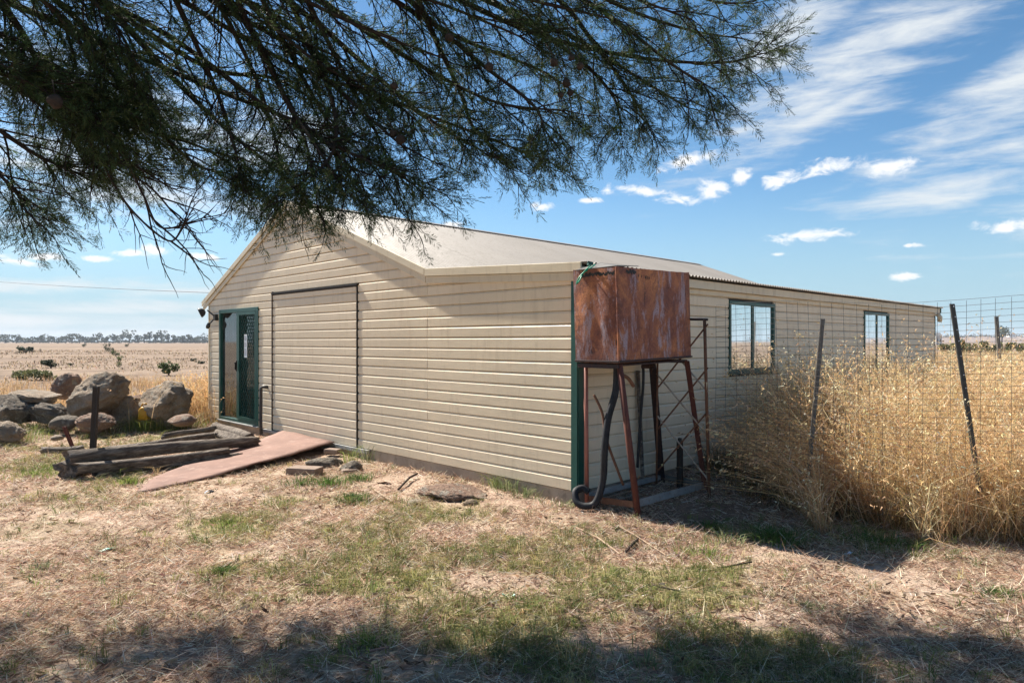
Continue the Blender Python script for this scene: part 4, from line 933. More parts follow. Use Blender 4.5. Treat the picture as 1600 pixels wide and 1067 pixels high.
def scrap(x, y, w, d, rot, matk, label, seed, cat='litter', lift=.012):
    r = np.random.default_rng(seed); c = gp(x, y, lift); n = 5; v = []; f = []
    for th in (0, -.003):
        for i in range(n):
            for j in range(n):
                a, b_ = (i/(n-1)-.5)*w, (j/(n-1)-.5)*d*(1-.3*abs(i/(n-1)-.5)); q = R(rot)
                v.append(c+np.array([a*math.cos(q)-b_*math.sin(q), a*math.sin(q)+b_*math.cos(q), th+.012*math.sin(i*1.3+seed)+.01*math.cos(j*1.1)]))
    for i in range(n-1):
        for j in range(n-1): a = i*n+j; f += [(a, a+n, a+n+1, a+1), (n*n+a, n*n+a+1, n*n+a+n+1, n*n+a+n)]
    m = MB(); m.add(v, f); return tag(m.build('scrap', MAT[matk]), label, cat)
scrap(88, 667, .32, .28, 20, 'blue', 'faded blue plastic scrap in the grass under the boulders', 3, lift=.09)
scrap(167, 862, .14, .09, 35, 'mint', 'pale mint plastic scrap lying on dry turf at left', 5)
scrap(795, 931, .085, .06, 5, 'mint', 'small round green plastic lid on the turf in the middle foreground', 8)
scrap(1325, 868, .07, .05, 10, 'paper', 'small white paper scrap in the shade near the tall grass', 9)
scrap(600, 757, .20, .07, -30, 'straw_wood', 'pale bark flake on the soil in front of the slab', 10, 'bark')
scrap(327, 769, .10, .05, 60, 'paper', 'small white scrap on the grass in front of the brown sheet', 12)
stick([gp(965, 826, .02), gp(990, 838, .03), gp(1040, 868, .02)], .005, 'long pale dry stalk lying on soil below the tank')
stick([gp(900, 828, .02), gp(935, 846, .03), gp(968, 868, .015)], .006, 'crooked pale stick left of the long dry stalk')
stick([gp(1115, 893, .02), gp(1175, 886, .03)], .006, 'thin dark stick on the turf below the shadow of the tank', 'bark')
stick([gp(1020, 918, .02), gp(1062, 925, .02)], .006, 'short dark twig on the turf in the middle right', 'bark')
stick([gp(462, 914, .02), gp(512, 914, .02)], .007, 'straight reddish stick on the turf left of centre', 'ply')
stick([gp(572, 1024, .02), gp(608, 1020, .03)], .007, 'short pinkish stick in the dappled shade at the bottom', 'ply')
stick([gp(622, 770, .03), gp(640, 757, .05), gp(652, 752, .05)], .012, 'brown root piece near the soil heap by the wall', 'bark')
stick([gp(585, 768, .02), gp(612, 786, .02)], .008, 'pale stick in front of the half buried rock')
stick([gp(930, 790, .05), gp(1000, 776, .05)], .006, 'thin pale stick beside the curl of black hose')
stick([gp(1000, 840, .02), gp(985, 858, .03), gp(978, 868, .03)], .012, 'dark forked root on the soil below the tank', 'bark')

# ---------------------------------------------------------------- scattered blades
def blades(root, vec, width, colr, bend=None, segs=1, side=None):
    """root, vec (N,3); one triangle (segs=1) or a bent ribbon of two pieces (segs=2)"""
    n = len(root)
    if side is None:
        a = rng.uniform(0, 2*math.pi, n); side = np.stack([np.cos(a), np.sin(a), np.zeros(n)], 1)
        c = np.cross(vec, side); c /= np.linalg.norm(c, axis=1)[:, None]+1e-9; side = c
    s = side*(width[:, None] if np.ndim(width) else width)*.5
    if segs == 1:
        V = np.stack([root-s, root+s, root+vec], 1).reshape(-1, 3); I = np.arange(n*3); T = np.full(n, 3); C = np.repeat(colr, 3, 0)
    else:
        mid = root+vec*.55+(0 if bend is None else -bend*.28); tip = root+vec+(0 if bend is None else bend)
        V = np.stack([root-s, root+s, mid-s*.85, mid+s*.85, tip], 1).reshape(-1, 3); b = np.arange(n)*5
        q = np.stack([b, b+1, b+3, b+2, b+2, b+3, b+4], 1); I = q.ravel(); T = np.tile([4, 3], n); C = np.repeat(colr, 5, 0)
    return V, I, T, C
def merge(parts):
    V = []; I = []; T = []; C = []; o = 0
    for v, i, t, c in parts: V.append(v); I.append(i+o); T.append(t); C.append(c); o += len(v)
    return np.concatenate(V), np.concatenate(I), np.concatenate(T), np.concatenate(C)
def palette(n, cols, w=None, jit=.18):
    c = np.array(cols); k = rng.choice(len(cols), n, p=w); return np.clip(c[k]*(1+rng.normal(0, jit, (n, 1)))*(1+rng.normal(0, .05, (n, 3))), .01, .9)
def in_shed(x, y):
    t, n = TN(x, y); u = (x-C0[0])*D[0]+(y-C0[1])*D[1]; e = (x-C0[0])*E[0]+(y-C0[1])*E[1]
    return (u > -.03) & (e > -.03) & (u < 9.75) & (e < 13)
RAMPQ = np.array([F(6.30, .05, 0)[:2], F(4.66, .04, 0)[:2], PG(212, 771)[:2], PG(243, 744)[:2]])
def in_ramp(x, y):
    s = np.ones(np.shape(x), bool); cx, cy = RAMPQ.mean(0)
    for i in range(4):
        a, b_ = RAMPQ[i], RAMPQ[(i+1) % 4]; cr = (b_[0]-a[0])*(y-a[1])-(b_[1]-a[1])*(x-a[0]); c0 = (b_[0]-a[0])*(cy-a[1])-(b_[1]-a[1])*(cx-a[0]); s &= cr*np.sign(c0) > 0
    return s
def scatter_view(n, z0, z1, margin=1.1, p=1.6):
    """points on the ground in front of the camera, denser near it"""
    u = rng.uniform(0, 1, n); a = z0**(1-p+1); b_ = z1**(1-p+1); Z = (a+(b_-a)*u)**(1/(2-p)); X = rng.uniform(-.76*margin, .76*margin, n)*Z
    return X, Z
STRAW = [(.70, .57, .44), (.58, .45, .34), (.78, .67, .53), (.36, .23, .16), (.46, .29, .20), (.22, .14, .10)]
def dry_turf():
    n = 330000; x, y = scatter_view(n, 2.9, 13.5); k = ~in_shed(x, y) & ~in_ramp(x, y)
    dens = .16+.84*sstep(.34, .56, fbm(x, y, 1.5, 4, 90)); k &= rng.uniform(0, 1, n) < dens
    x, y = x[k], y[k]; n = len(x); z = ground_z(x, y)
    a = rng.uniform(0, 2*math.pi, n); L = rng.gamma(3.2, .018, n)+.015; el = np.abs(rng.normal(.14, .36, n))
    vec = np.stack([np.cos(a)*np.cos(el), np.sin(a)*np.cos(el), np.sin(el)], 1)*L[:, None]
    root = np.stack([x, y, z+rng.uniform(-.002, .012, n)], 1)
    v, i, t, c = blades(root, vec, .0028+.0005*y, palette(n, STRAW, jit=.26), segs=1)
    m_ = 16000; x, y = scatter_view(m_, 2.9, 12); k = ~in_shed(x, y) & ~in_ramp(x, y) & (rng.uniform(0, 1, m_) < .15+.85*sstep(.42, .62, fbm(x, y, 1.9, 3, 120))); x, y = x[k], y[k]; m_ = len(x)
    a = rng.uniform(0, 6.28, m_); L = rng.uniform(.02, .075, m_); vec = np.stack([np.cos(a)*L, np.sin(a)*L, rng.normal(.006, .012, m_)], 1)
    lt = blades(np.stack([x, y, ground_z(x, y)+rng.uniform(.004, .022, m_)], 1), vec, rng.uniform(.008, .02, m_), palette(m_, [(.20, .125, .085), (.30, .19, .13), (.12, .08, .055), (.46, .37, .28), (.38, .25, .17)], jit=.25), None, 2)
    v, i, t, c = merge([(v, i, t, c), lt])
    tag(np_obj('dry_grass', fast_mesh('dry_grass', v, i, t, MAT['blade'], c)), 'dry straw coloured turf and litter covering the yard', 'dry grass', None, 'stuff')
dry_turf()
GREENS = [(.17, .19, .06), (.23, .235, .08), (.12, .155, .05), (.33, .29, .12), (.46, .38, .19)]
def green_turf():
    parts = []
    n = 60000; x, y = scatter_view(n, 2.9, 14); k = ~in_shed(x, y) & ~in_ramp(x, y) & (rng.uniform(0, 1, n) < veg(x, y)**1.3*.55+.006)
    x, y = x[k], y[k]; m = len(x); per = 11
    cx = np.repeat(x, per)+rng.normal(0, .022, m*per); cy = np.repeat(y, per)+rng.normal(0, .022, m*per); q = m*per
    sz = np.repeat(rng.gamma(2.2, .45, m), per); h = (.018+.035*rng.uniform(.3, 1, q))*np.clip(sz, .4, 2.8)*(1+.035*np.clip(cy-4, 0, 8))
    a = rng.uniform(0, 2*math.pi, q); le = rng.uniform(.1, 1.0, q); vec = np.stack([np.cos(a)*le*h, np.sin(a)*le*h, h], 1)
    bend = np.stack([np.cos(a)*h*.5, np.sin(a)*h*.5, -h*.25], 1)
    hue = np.repeat(palette(m, GREENS, [.28, .25, .17, .18, .12]), per, 0)*(1+rng.normal(0, .12, (q, 1)))
    root = np.stack([cx, cy, ground_z(cx, cy)-.004], 1); parts.append(blades(root, vec, .0042, hue, bend, 2))
    v, i, t, c = merge(parts)
    tag(np_obj('green_grass', fast_mesh('green_grass', v, i, t, MAT['blade'], np.clip(c, .01, .9))), 'patches of short green grass in the dry turf', 'grass', None, 'stuff')
green_turf()
def tuft(x, y, n, h, spread, cols, lean=.7, width=.006, world=False):
    p = gp(x, y) if not world else np.array([x, y, gz(x, y)])
    r_ = np.minimum(np.abs(rng.normal(0, spread, n)), 1.5*spread); a = rng.uniform(0, 2*math.pi, n); root = np.stack([p[0]+r_*np.cos(a), p[1]+r_*np.sin(a), np.full(n, 0.)], 1)
    root[:, 2] = ground_z(root[:, 0], root[:, 1])-.01
    hh = h*rng.uniform(.45, 1.1, n); le = rng.uniform(.1, 1, n)*lean; a2 = a+rng.normal(0, .6, n)
    vec = np.stack([np.cos(a2)*le*hh, np.sin(a2)*le*hh, hh], 1); bend = np.stack([np.cos(a2)*hh*.35*lean, np.sin(a2)*hh*.35*lean, -hh*.3*lean], 1)
    return blades(root, vec, width, palette(n, cols), bend, 2)
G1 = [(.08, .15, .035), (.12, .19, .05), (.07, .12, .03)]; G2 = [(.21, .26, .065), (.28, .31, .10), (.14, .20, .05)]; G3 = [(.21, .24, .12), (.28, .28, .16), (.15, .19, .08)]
def weed(name, specs, label, cat='weed'):
    v, i, t, c = merge([tuft(*s) for s in specs]); me = fast_mesh(name, v, i, t, MAT['blade'], c); return tag(np_obj(name, me), label, cat, None, 'stuff' if len(specs) > 1 else None)
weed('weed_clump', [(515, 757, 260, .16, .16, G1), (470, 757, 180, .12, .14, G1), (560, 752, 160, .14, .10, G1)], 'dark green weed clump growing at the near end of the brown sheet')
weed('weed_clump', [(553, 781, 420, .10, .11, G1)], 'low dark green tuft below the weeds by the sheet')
weed('weed_clump', [(435, 787, 220, .08, .16, G2)], 'low bright green tuft left of the dark tuft')
weed('weed_clump', [(545, 722, 60, .30, .08, G2), (575, 722, 24, .34, .07, G3)], 'tall seeding green weed against the slab by the big door')
weed('weed_clump', [(795, 768, 120, .26, .13, G3), (822, 778, 90, .18, .10, G3), (775, 762, 60, .22, .1, G2)], 'pale seeding weeds against the slab right of the half buried rock')
weed('weed_clump', [(880, 790, 90, .11, .14, G3), (855, 790, 80, .10, .14, STRAW)], 'pale dry weeds at the foot of the green corner')
weed('weed_clump', [(350, 894, 240, .09, .05, G1)], 'small dark green tuft on the turf left of centre')
weed('weed_clump', [(62, 888, 180, .07, .09, G3)], 'grey green tuft on the turf near the left edge')
weed('weed_clump', [(357, 817, 200, .08, .13, G2)], 'yellow green tuft in the middle of the left turf')
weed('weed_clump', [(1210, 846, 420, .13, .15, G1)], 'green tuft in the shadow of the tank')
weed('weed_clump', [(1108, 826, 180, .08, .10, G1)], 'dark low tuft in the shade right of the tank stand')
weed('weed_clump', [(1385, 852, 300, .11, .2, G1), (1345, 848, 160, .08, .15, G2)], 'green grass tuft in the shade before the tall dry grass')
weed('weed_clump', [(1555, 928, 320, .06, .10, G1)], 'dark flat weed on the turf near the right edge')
weed('weed_clump', [(1262, 950, 130, .06, .06, G3)], 'small grey green tuft right of centre in the foreground')
weed('weed_clump', [(1130, 850, 70, .16, .10, G3), (1075, 862, 110, .09, .16, G2), (1110, 870, 80, .12, .1, G2)], 'sprawling leafy weed with pale seed heads below the tank')
weed('weed_clump', [(575, 1008, 200, .09, .10, G2)], 'bright tuft at the edge of the dappled shade')
weed('weed_clump', [(820, 1000, 260, .08, .22, G3), (1010, 1035, 300, .08, .25, G3), (890, 1045, 240, .09, .2, G3)], 'grey green grass tufts in the foreground shade')
weed('weed_clump', [(240, 655, 900, .30, .45, G2), (210, 668, 600, .25, .4, G2), (280, 668, 500, .22, .4, G2)], 'bright green grass growing in front of the boulders')
weed('weed_clump', [(52, 676, 500, .28, .28, G2), (40, 684, 300, .2, .3, G2)], 'bright green tussock among the rocks at far left')
weed('weed_clump', [(55, 742, 320, .12, .28, G2), (85, 732, 220, .12, .2, G2)], 'bright green weeds left of the stacked logs')
weed('weed_clump', [(20, 690, 260, .3, .25, G2+STRAW), (110, 674, 260, .25, .25, STRAW+G2), (165, 678, 260, .3, .25, STRAW+G2), (70, 668, 200, .3, .2, STRAW), (200, 660, 240, .3, .22, G2)], 'dry and green grass packed round the feet of the boulders')
weed('weed_clump', [(250, 672, 420, .42, .22, G2), (285, 668, 320, .4, .22, G2+STRAW), (225, 674, 260, .34, .22, G2)], 'long green grass in front of the lone round boulder')
weed('weed_clump', [(315, 655, 400, .45, .25, G2+STRAW), (325, 640, 300, .5, .25, G1)], 'rank green grass against the left corner of the shed')
weed('weed_clump', [(200, 756, 200, .12, .1, G2)], 'small bright tuft in front of the lowest sleeper')

# tall dry grass behind and through the fence
DRY = [(.68, .47, .23), (.76, .55, .30), (.56, .36, .17), (.82, .67, .45), (.40, .26, .14), (.60, .42, .23)]
def stalks(x, y, h, leanx, leany, wid, cols, heads=True, jit=.15, hd=.022):
    n = len(x); z = ground_z(x, y); root = np.stack([x, y, z-.02], 1)
    lx = leanx+rng.normal(0, jit, n); ly = leany+rng.normal(0, jit, n); vec = np.stack([lx*h, ly*h, h*np.sqrt(np.clip(1-lx**2-ly**2, .05, 1))], 1)
    dr = np.stack([lx, ly, -np.abs(rng.normal(.10, .12, n))], 1)*h[:, None]*.55
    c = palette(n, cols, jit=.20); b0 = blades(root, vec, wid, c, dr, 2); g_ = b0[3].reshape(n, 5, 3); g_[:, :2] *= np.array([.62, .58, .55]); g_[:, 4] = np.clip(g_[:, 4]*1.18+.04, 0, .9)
    parts = [(b0[0], b0[1], b0[2], g_.reshape(-1, 3))]
    if heads:
        tip = root+vec+dr; dirv = (vec*.45+dr*1.7); dirv /= np.linalg.norm(dirv, axis=1)[:, None]
        for k in range(5):
            sel = rng.uniform(0, 1, n) < .45; m = sel.sum(); w_ = wid[sel] if np.ndim(wid) else wid
            b = tip[sel]-dirv[sel]*(k*.035+rng.uniform(0, .03, (m, 1))); off = rng.normal(0, .5, (m, 3)); off[:, 2] -= .5
            parts.append(blades(b, (dirv[sel]*.5+off)*hd*1.6, w_*2.2+.002, np.clip(c[sel]*1.12+.02, 0, .85), segs=1))
    lv = rng.uniform(0, 1, n) < .5; m = lv.sum(); a = rng.uniform(0, 2*math.pi, m); u = rng.uniform(.1, .7, (m, 1)); LL = h[lv]*rng.uniform(.15, .4, m)
    parts.append(blades(root[lv]+vec[lv]*u, np.stack([np.cos(a)*LL*.8, np.sin(a)*LL*.8, LL*rng.uniform(-.1, .7, m)], 1), wid[lv]*1.2 if np.ndim(wid) else wid*1.2, c[lv], np.stack([np.cos(a)*LL*.2, np.sin(a)*LL*.2, -LL*.5], 1), 2))
    return parts
def tall_grass():
    parts = []
    def pick(n, z0, z1, x0=0.28, x1=.86):
        Z = np.sqrt(rng.uniform(z0**2, z1**2, n)); X = rng.uniform(x0, x1, n)*Z
        t, nn = TN(X, Z); behind = (X-FA[0])*(-FD[1])+(Z-FA[1])*FD[0]     # positive on the far side of the fence
        return X, Z, t, nn, behind
    X, Z, t, nn, b = pick(30000, 5.0, 9.5)
    k = (b > -.12+.25*(fbm(X, Z, 1.2, 3, 14)-.5)) & (nn > .12) & ((t > 1.9) | (nn > 1.9)) & (X > 2.55+.22*rng.normal(size=len(X)))
    edge = sstep(.55, 1.5, X-2.1+(Z-6)*(-.15)); k &= rng.uniform(0, 1, len(X)) < (.05+.95*edge)*np.where(X < 2.75, .42, 1)
    k &= rng.uniform(0, 1, len(X)) < .30+.7*sstep(.35, .6, fbm(X, Z, 1.1, 3, 60))
    X, Z = X[k], Z[k]; hm = (.66+.80*sstep(2.4, 3.2, X))*(.45+1.1*fbm(X, Z, 1.5, 3, 33)); h = hm*rng.uniform(.5, 1.18, len(X))
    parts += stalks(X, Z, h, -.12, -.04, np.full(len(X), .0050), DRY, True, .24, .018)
    X, Z, t, nn, b = pick(26000, 9.5, 22); k = (nn > .3) & (b > 0); X, Z = X[k], Z[k]
    parts += stalks(X, Z, rng.uniform(.85, 1.46, len(X)), -.06, 0, np.full(len(X), .007), DRY, True, .18, .03)
    X, Z, t, nn, b = pick(16000, 22, 60); k = (nn > .3) | (t > 14); X, Z = X[k], Z[k]
    parts += stalks(X, Z, rng.uniform(.6, 1.2, len(X)), 0, 0, np.full(len(X), .02), DRY, False, .15)
    n = 1100; X, Z, t, nn, b = pick(n, 5.6, 10); k = (b > .05) & (nn > .5) & (X > 2.75); X, Z = X[k], Z[k]
    parts += stalks(X, Z, rng.uniform(1.2, 1.66, len(X)), -.05, -.02, np.full(len(X), .0042), DRY, True, .13, .032)
    # dark undergrowth at the feet
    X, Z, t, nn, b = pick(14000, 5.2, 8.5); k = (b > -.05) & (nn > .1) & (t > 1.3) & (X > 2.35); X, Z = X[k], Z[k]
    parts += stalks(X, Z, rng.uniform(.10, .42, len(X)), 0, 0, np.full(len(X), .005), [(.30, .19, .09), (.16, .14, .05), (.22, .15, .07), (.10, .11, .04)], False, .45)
    # thick sheaf leaning to the left out of the fence
    n = 800; bx = rng.uniform(1245, 1400, n); by = 800+(bx-1225)*.10+rng.normal(0, 8, n); q = (H*FPX)/(by-533); X = (bx-800)/FPX*q; Z = q+rng.normal(.25, .15, n)
    parts += stalks(X, Z, rng.uniform(.5, 1.2, n), -.46+.12*rng.normal(0, 1, n), .10, np.full(n, .0052), [(.62, .41, .21), (.70, .50, .28), (.50, .31, .15)], True, .13)
    n = 300; bx = rng.uniform(1150, 1290, n); q = (H*FPX)/(770+rng.normal(0, 10, n)-533); X = (bx-800)/FPX*q; Z = q
    parts += stalks(X, Z, rng.uniform(.4, .95, n), -.12, .08, np.full(n, .0042), [(.48, .30, .15), (.40, .25, .12)], True, .2)
    # oat panicles bending in front of the window
    n = 22; X = rng.normal(3.15, .16, n); Z = rng.normal(6.45, .14, n)
    parts += stalks(X, Z, rng.uniform(1.25, 1.7, n), -.42, .04, np.full(n, .0032), [(.72, .56, .36), (.62, .45, .26)], True, .07, .032)
    for q0, q1, n, hh in ((1262, 1420, 1100, .95), (1480, 1560, 700, 1.15), (1560, 1720, 700, 1.35)):     # loose clumps standing in front of the wire
        bx = rng.uniform(q0, q1, n); q = H*FPX/(rng.uniform(806, 838, n)-533); X = (bx-800)/FPX*q; k = fbm(X, q, 2.6, 3, 71) > .44; X, q = X[k], q[k]
        parts += stalks(X, q, hh*rng.uniform(.4, 1.1, len(X))*(.55+.9*fbm(X, q, 2.0, 2, 77)), -.16, -.02, np.full(len(X), .0048), [(.60, .40, .20), (.68, .48, .26), (.48, .30, .15), (.76, .60, .40)], True, .24, .02)
    # lower front fringe, right
    n = 1700; bx = rng.uniform(1430, 1700, n); by = rng.uniform(808, 850, n); q = H*FPX/(by-533); X = (bx-800)/FPX*q
    parts += stalks(X, q, rng.uniform(.25, 1.12, n), -.05, -.06, np.full(n, .004), DRY, True, .24)
    v, i, t, c = merge(parts)
    tag(np_obj('tall_dry_grass', fast_mesh('tall_dry_grass', v, i, t, MAT['blade'], c)), 'tall golden dry grass growing through and behind the mesh fence', 'tall grass', None, 'stuff')
tall_grass()
weed('weed_clump', [(1470, 825, 300, .40, .18, G1+STRAW), (1430, 805, 240, .36, .16, G2+STRAW), (1570, 832, 320, .36, .2, G2+STRAW)], 'green leaf blades at the foot of the tall dry grass')
weed('weed_clump', [(1150, 752, 260, .45, .25, [(.12, .12, .05), (.2, .15, .08), (.08, .09, .03)]), (1190, 765, 300, .4, .25, [(.12, .12, .05), (.25, .18, .09)])], 'scrubby brown and green weeds between the gate and the tall grass')
def paddock_grass():
    parts = []
    n = 9000; Z = rng.uniform(13.6, 26, n); X = rng.uniform(-.80, -.36, n)*Z; k = (rng.uniform(0, 1, n) < .25+.75*sstep(.4, .6, fbm(X, Z, .5, 3, 40))) & ~in_shed(X, Z); X, Z = X[k], Z[k]
    parts += stalks(X, Z, rng.uniform(.25, .62, len(X)), 0, 0, np.full(len(X), .011), [(.52, .33, .16), (.60, .42, .22), (.42, .26, .12)], False, .2)
    n = 1500; X = rng.normal(-6.4, .45, n); Z = rng.normal(15.0, .9, n); k = ~in_shed(X, Z); X, Z = X[k], Z[k]
    parts += stalks(X, Z, rng.uniform(.5, 1.15, len(X)), 0, 0, np.full(len(X), .010), [(.52, .33, .16), (.60, .42, .22), (.42, .26, .12)], True, .18)
    n = 9000; Z = rng.uniform(26, 120, n)**1.0; X = rng.uniform(-.85, -.36, n)*Z; k = rng.uniform(0, 1, n) < sstep(.42, .6, fbm(X, Z, .14, 4, 44)); X, Z = X[k], Z[k]
    parts += stalks(X, Z, rng.uniform(.05, .19, len(X))*(1+Z/150), 0, 0, .02+Z*.0010, [(.36, .26, .17), (.50, .38, .26), (.25, .19, .13)], False, .3)
    v, i, t, c = merge(parts)
    tag(np_obj('paddock_grass', fast_mesh('paddock_grass', v, i, t, MAT['blade'], c)), 'dry grass across the open paddock behind the boulders', 'dry grass', None, 'stuff')
paddock_grass()

# ---------------------------------------------------------------- shrubs and trees far off
def leaf_cloud(c, size, n, leaf, cols, lumps=7, seed=0):
    r = np.random.default_rng(seed); cs = r.uniform(-.62, .62, (lumps, 3)); cs[:, 2] = r.uniform(-.35, .75, lumps); rad = r.uniform(.32, .58, lumps)
    k = r.integers(0, lumps, n); d = r.normal(size=(n, 3)); d /= np.linalg.norm(d, axis=1)[:, None]; p = cs[k]+d*(rad[k]*r.uniform(.45, 1.05, n)**.6)[:, None]
    p = p*np.array(size)*.5+np.array(c); q = r.normal(size=(n, 3)); q /= np.linalg.norm(q, axis=1)[:, None]; w = np.cross(q, r.normal(size=(n, 3))); w /= np.linalg.norm(w, axis=1)[:, None]
    lf = leaf*r.uniform(.6, 1.4, n)[:, None]; V = np.stack([p-q*lf, p+w*lf*.6, p+q*lf, p-w*lf*.6], 1).reshape(-1, 3); b = np.arange(n)*4
    col_ = np.array(cols)[r.integers(0, len(cols), n)]*(1+r.normal(0, .2, (n, 1)))
    return V, np.stack([b, b+1, b+2, b+3], 1).ravel(), np.full(n, 4), np.repeat(np.clip(col_, .005, .9), 4, 0)
def place_plant(name, base, h, w, label, cat, cols, seed, n=260, leaf=None, trunk=.25, group=None, d=None, lumps=7):
    root = empty(name, base, label, cat, group); leaf = leaf or w*.07
    ch = h*(1-trunk); v, i, t, c = leaf_cloud((base[0], base[1], base[2]+h*trunk+ch*.46), (w, d or w*.9, ch*1.05), n, leaf, cols, lumps, seed)
    me = fast_mesh('crown', v-np.array(base), i, t, MAT['leaf'], c); o = link('crown', me, root); ORG[o] = np.array(base)
    m = MB(); b = np.array(base); m.tube([b+np.array([0, 0, -.1]), b+np.array([w*.02, 0, h*trunk]), b+np.array([w*.05, 0, h*(trunk+.35)])], [w*.05+.01, w*.035+.01, w*.015+.004], 6)
    rn = random.Random(seed)
    for q in range(3): m.tube([b+np.array([w*.02, 0, h*trunk*.9]), b+np.array([rn.uniform(-.3, .3)*w, rn.uniform(-.2, .2)*w, h*(trunk+.3)])], [w*.022+.004, w*.008+.003], 5)
    m.build('trunk', MAT['bark'], root); return root
DG = [(.028, .040, .022), (.04, .055, .028), (.05, .06, .035)]; MG = [(.07, .10, .03), (.10, .13, .04), (.05, .075, .025)]; OL = [(.13, .14, .055), (.18, .18, .08), (.10, .11, .045)]
def far_base(x, Z): X = (x-800)/FPX*Z; return (X, Z, gz(X, Z)-.05)
FAR = [(8, 512, 26, 'flat topped gum tree at the far left end of the tree line'), (26, 506, 0, ''), (32, 521, 16, 'flat topped'), ]
far_specs = [(-30, 17, 30), (-8, 15, 26), (8, 14, 22), (25, 12, 12), (38, 9, 18), (50, 8, 16), (62, 11, 12), (76, 12, 16), (90, 8, 18), (102, 10, 12), (112, 14, 18), (124, 13, 14), (134, 9, 16), (143, 8, 14), (152, 14, 13), (163, 12, 12), (176, 15, 16), (187, 14, 12),
             (202, 20, 16), (216, 12, 9), (225, 14, 10), (234, 16, 12), (243, 14, 9), (252, 20, 15), (263, 13, 9), (273, 11, 14), (285, 10, 12), (296, 13, 12), (305, 10, 16), (316, 13, 22), (330, 12, 20), (346, 14, 20)]
kinds = ['low dark spreading tree', 'round crowned dark tree', 'tall airy gum tree', 'dense dark pine like tree', 'flat topped dark tree']
ordn = ['first', 'second', 'third', 'fourth', 'fifth', 'sixth', 'seventh', 'eighth', 'ninth', 'tenth', 'eleventh', 'twelfth', 'thirteenth', 'fourteenth', 'fifteenth', 'sixteenth', 'seventeenth', 'eighteenth', 'nineteenth', 'twentieth', 'twenty first', 'twenty second', 'twenty third', 'twenty fourth', 'twenty fifth', 'twenty sixth', 'twenty seventh', 'twenty eighth', 'twenty ninth', 'thirtieth', 'thirty first', 'thirty second']
for i, (x, hp_, wp) in enumerate(far_specs):
    Z = 760+(i*37 % 90); s = Z/FPX; kd = kinds[2] if hp_ > 15 and wp < 17 else kinds[0] if hp_ < 10 else kinds[1] if wp < 14 else kinds[3]
    place_plant('tree', far_base(x, Z), (hp_+1.5)*s, wp*1.2*s, '%s, %s from the left in the horizon tree line' % (kd, ordn[i]), 'tree', DG, 200+i, 220, .95, .22 if hp_ > 12 else .08, 'trees along the left horizon')
# low band of trees filling the horizon line
def tree_line():
    parts = []
    for q, (x0, x1, Z, hp_) in enumerate(((-120, 345, 900, 5), (236, 345, 820, 6), (1440, 1700, 1500, 6))):
        for x in np.arange(x0, x1, 4.5):
            X = (x-800)/FPX*Z; s = Z/FPX; h = hp_*s*random.uniform(.5, 1.2); zb = gz(X, Z) if q < 2 else 10
            parts.append(leaf_cloud((X, Z, zb+h*.4), (9*s, 8*s, h), 40, 1.2, DG, 5, int(x)+q*7+900))
    v, i, t, c = merge(parts); tag(np_obj('treeline', fast_mesh('treeline', v, i, t, MAT['leaf'], c)), 'low dark line of distant scrub along the horizon', 'scrub', None, 'stuff')
tree_line()
shrubs = [(265, 589, 30, 24, 'round dark green bush alone in the paddock near the shed', MG, .6), (252, 588, 0, 0, '', MG, 0)]
place_plant('shrub', far_base(263, 33), .75, .85, 'round dark green bush standing alone beyond the large rounded boulder', 'shrub', MG, 301, 700, .05, .12)
place_plant('shrub', far_base(62, 29), .55, 1.2, 'low olive green shrub on the right of the pair at the left of the paddock', 'shrub', OL, 302, 700, .05, .05)
place_plant('shrub', far_base(38, 29.5), .55, 1.3, 'low olive green shrub on the left of the pair at the left of the paddock', 'shrub', OL, 303, 700, .05, .05)
place_plant('shrub', far_base(79, 42), .62, .9, 'small dark bush in the paddock above the pair of olive shrubs', 'shrub', DG, 304, 400, .06, .15)
place_plant('shrub', far_base(40, 95), 1.1, 2.4, 'wide dark bush far out at the left of the paddock', 'shrub', DG, 305, 300, .14, .05)
for j, (x, y, w) in enumerate(((184, 571, 10), (184, 563, 11), (180, 554, 12), (175, 551, 11), (168, 547, 9), (164, 544, 8))):
    Z = H*FPX/(y+2-533); s = Z/FPX
    place_plant('shrub', far_base(x, Z), 10*s, w*1.3*s, '%s bush of the row running away across the paddock' % ('nearest', 'second', 'third', 'fourth', 'fifth', 'farthest')[j], 'shrub', MG if j < 3 else DG, 320+j, 260, w*s*.06, .08, 'bushes in a row across the paddock')
for j, (x, y, w, lb) in enumerate(((130, 540, 10, 'tiny dark bush left of where the row of bushes starts'), (170, 540, 7, 'tiny dark bush just above the end of the row'), (198, 540, 8, 'tiny dark bush right of the end of the row'), (304, 562, 12, 'dark scrubby bush at the edge of the shed corner'), (314, 566, 16, 'taller dark scrubby bush against the shed corner'), (110, 569, 10, 'flat dark tussock in the middle of the paddock'), (63, 547, 5, 'speck of dark bush in the left of the far paddock'))):
    Z = H*FPX/(y+2-533); s = Z/FPX
    place_plant('shrub', far_base(x, Z), 6*s, w*s, lb, 'shrub', DG, 340+j, 160, w*s*.07, .08, 'scattered dark bushes in the paddock')
for j, x in enumerate((1478, 1492, 1506, 1521, 1536, 1549, 1563, 1580, 1597, 1615)):
    Z = 62+(j*13 % 9); s = Z/FPX
    place_plant('shrub', far_base(x, Z), (24+(j*7 % 5))*s, 20*s, '%s green shrub from the left beyond the tall dry grass' % ordn[j], 'shrub', OL if j % 3 == 0 else MG, 360+j, 420, .11, .06, 'green shrubs behind the tall grass')
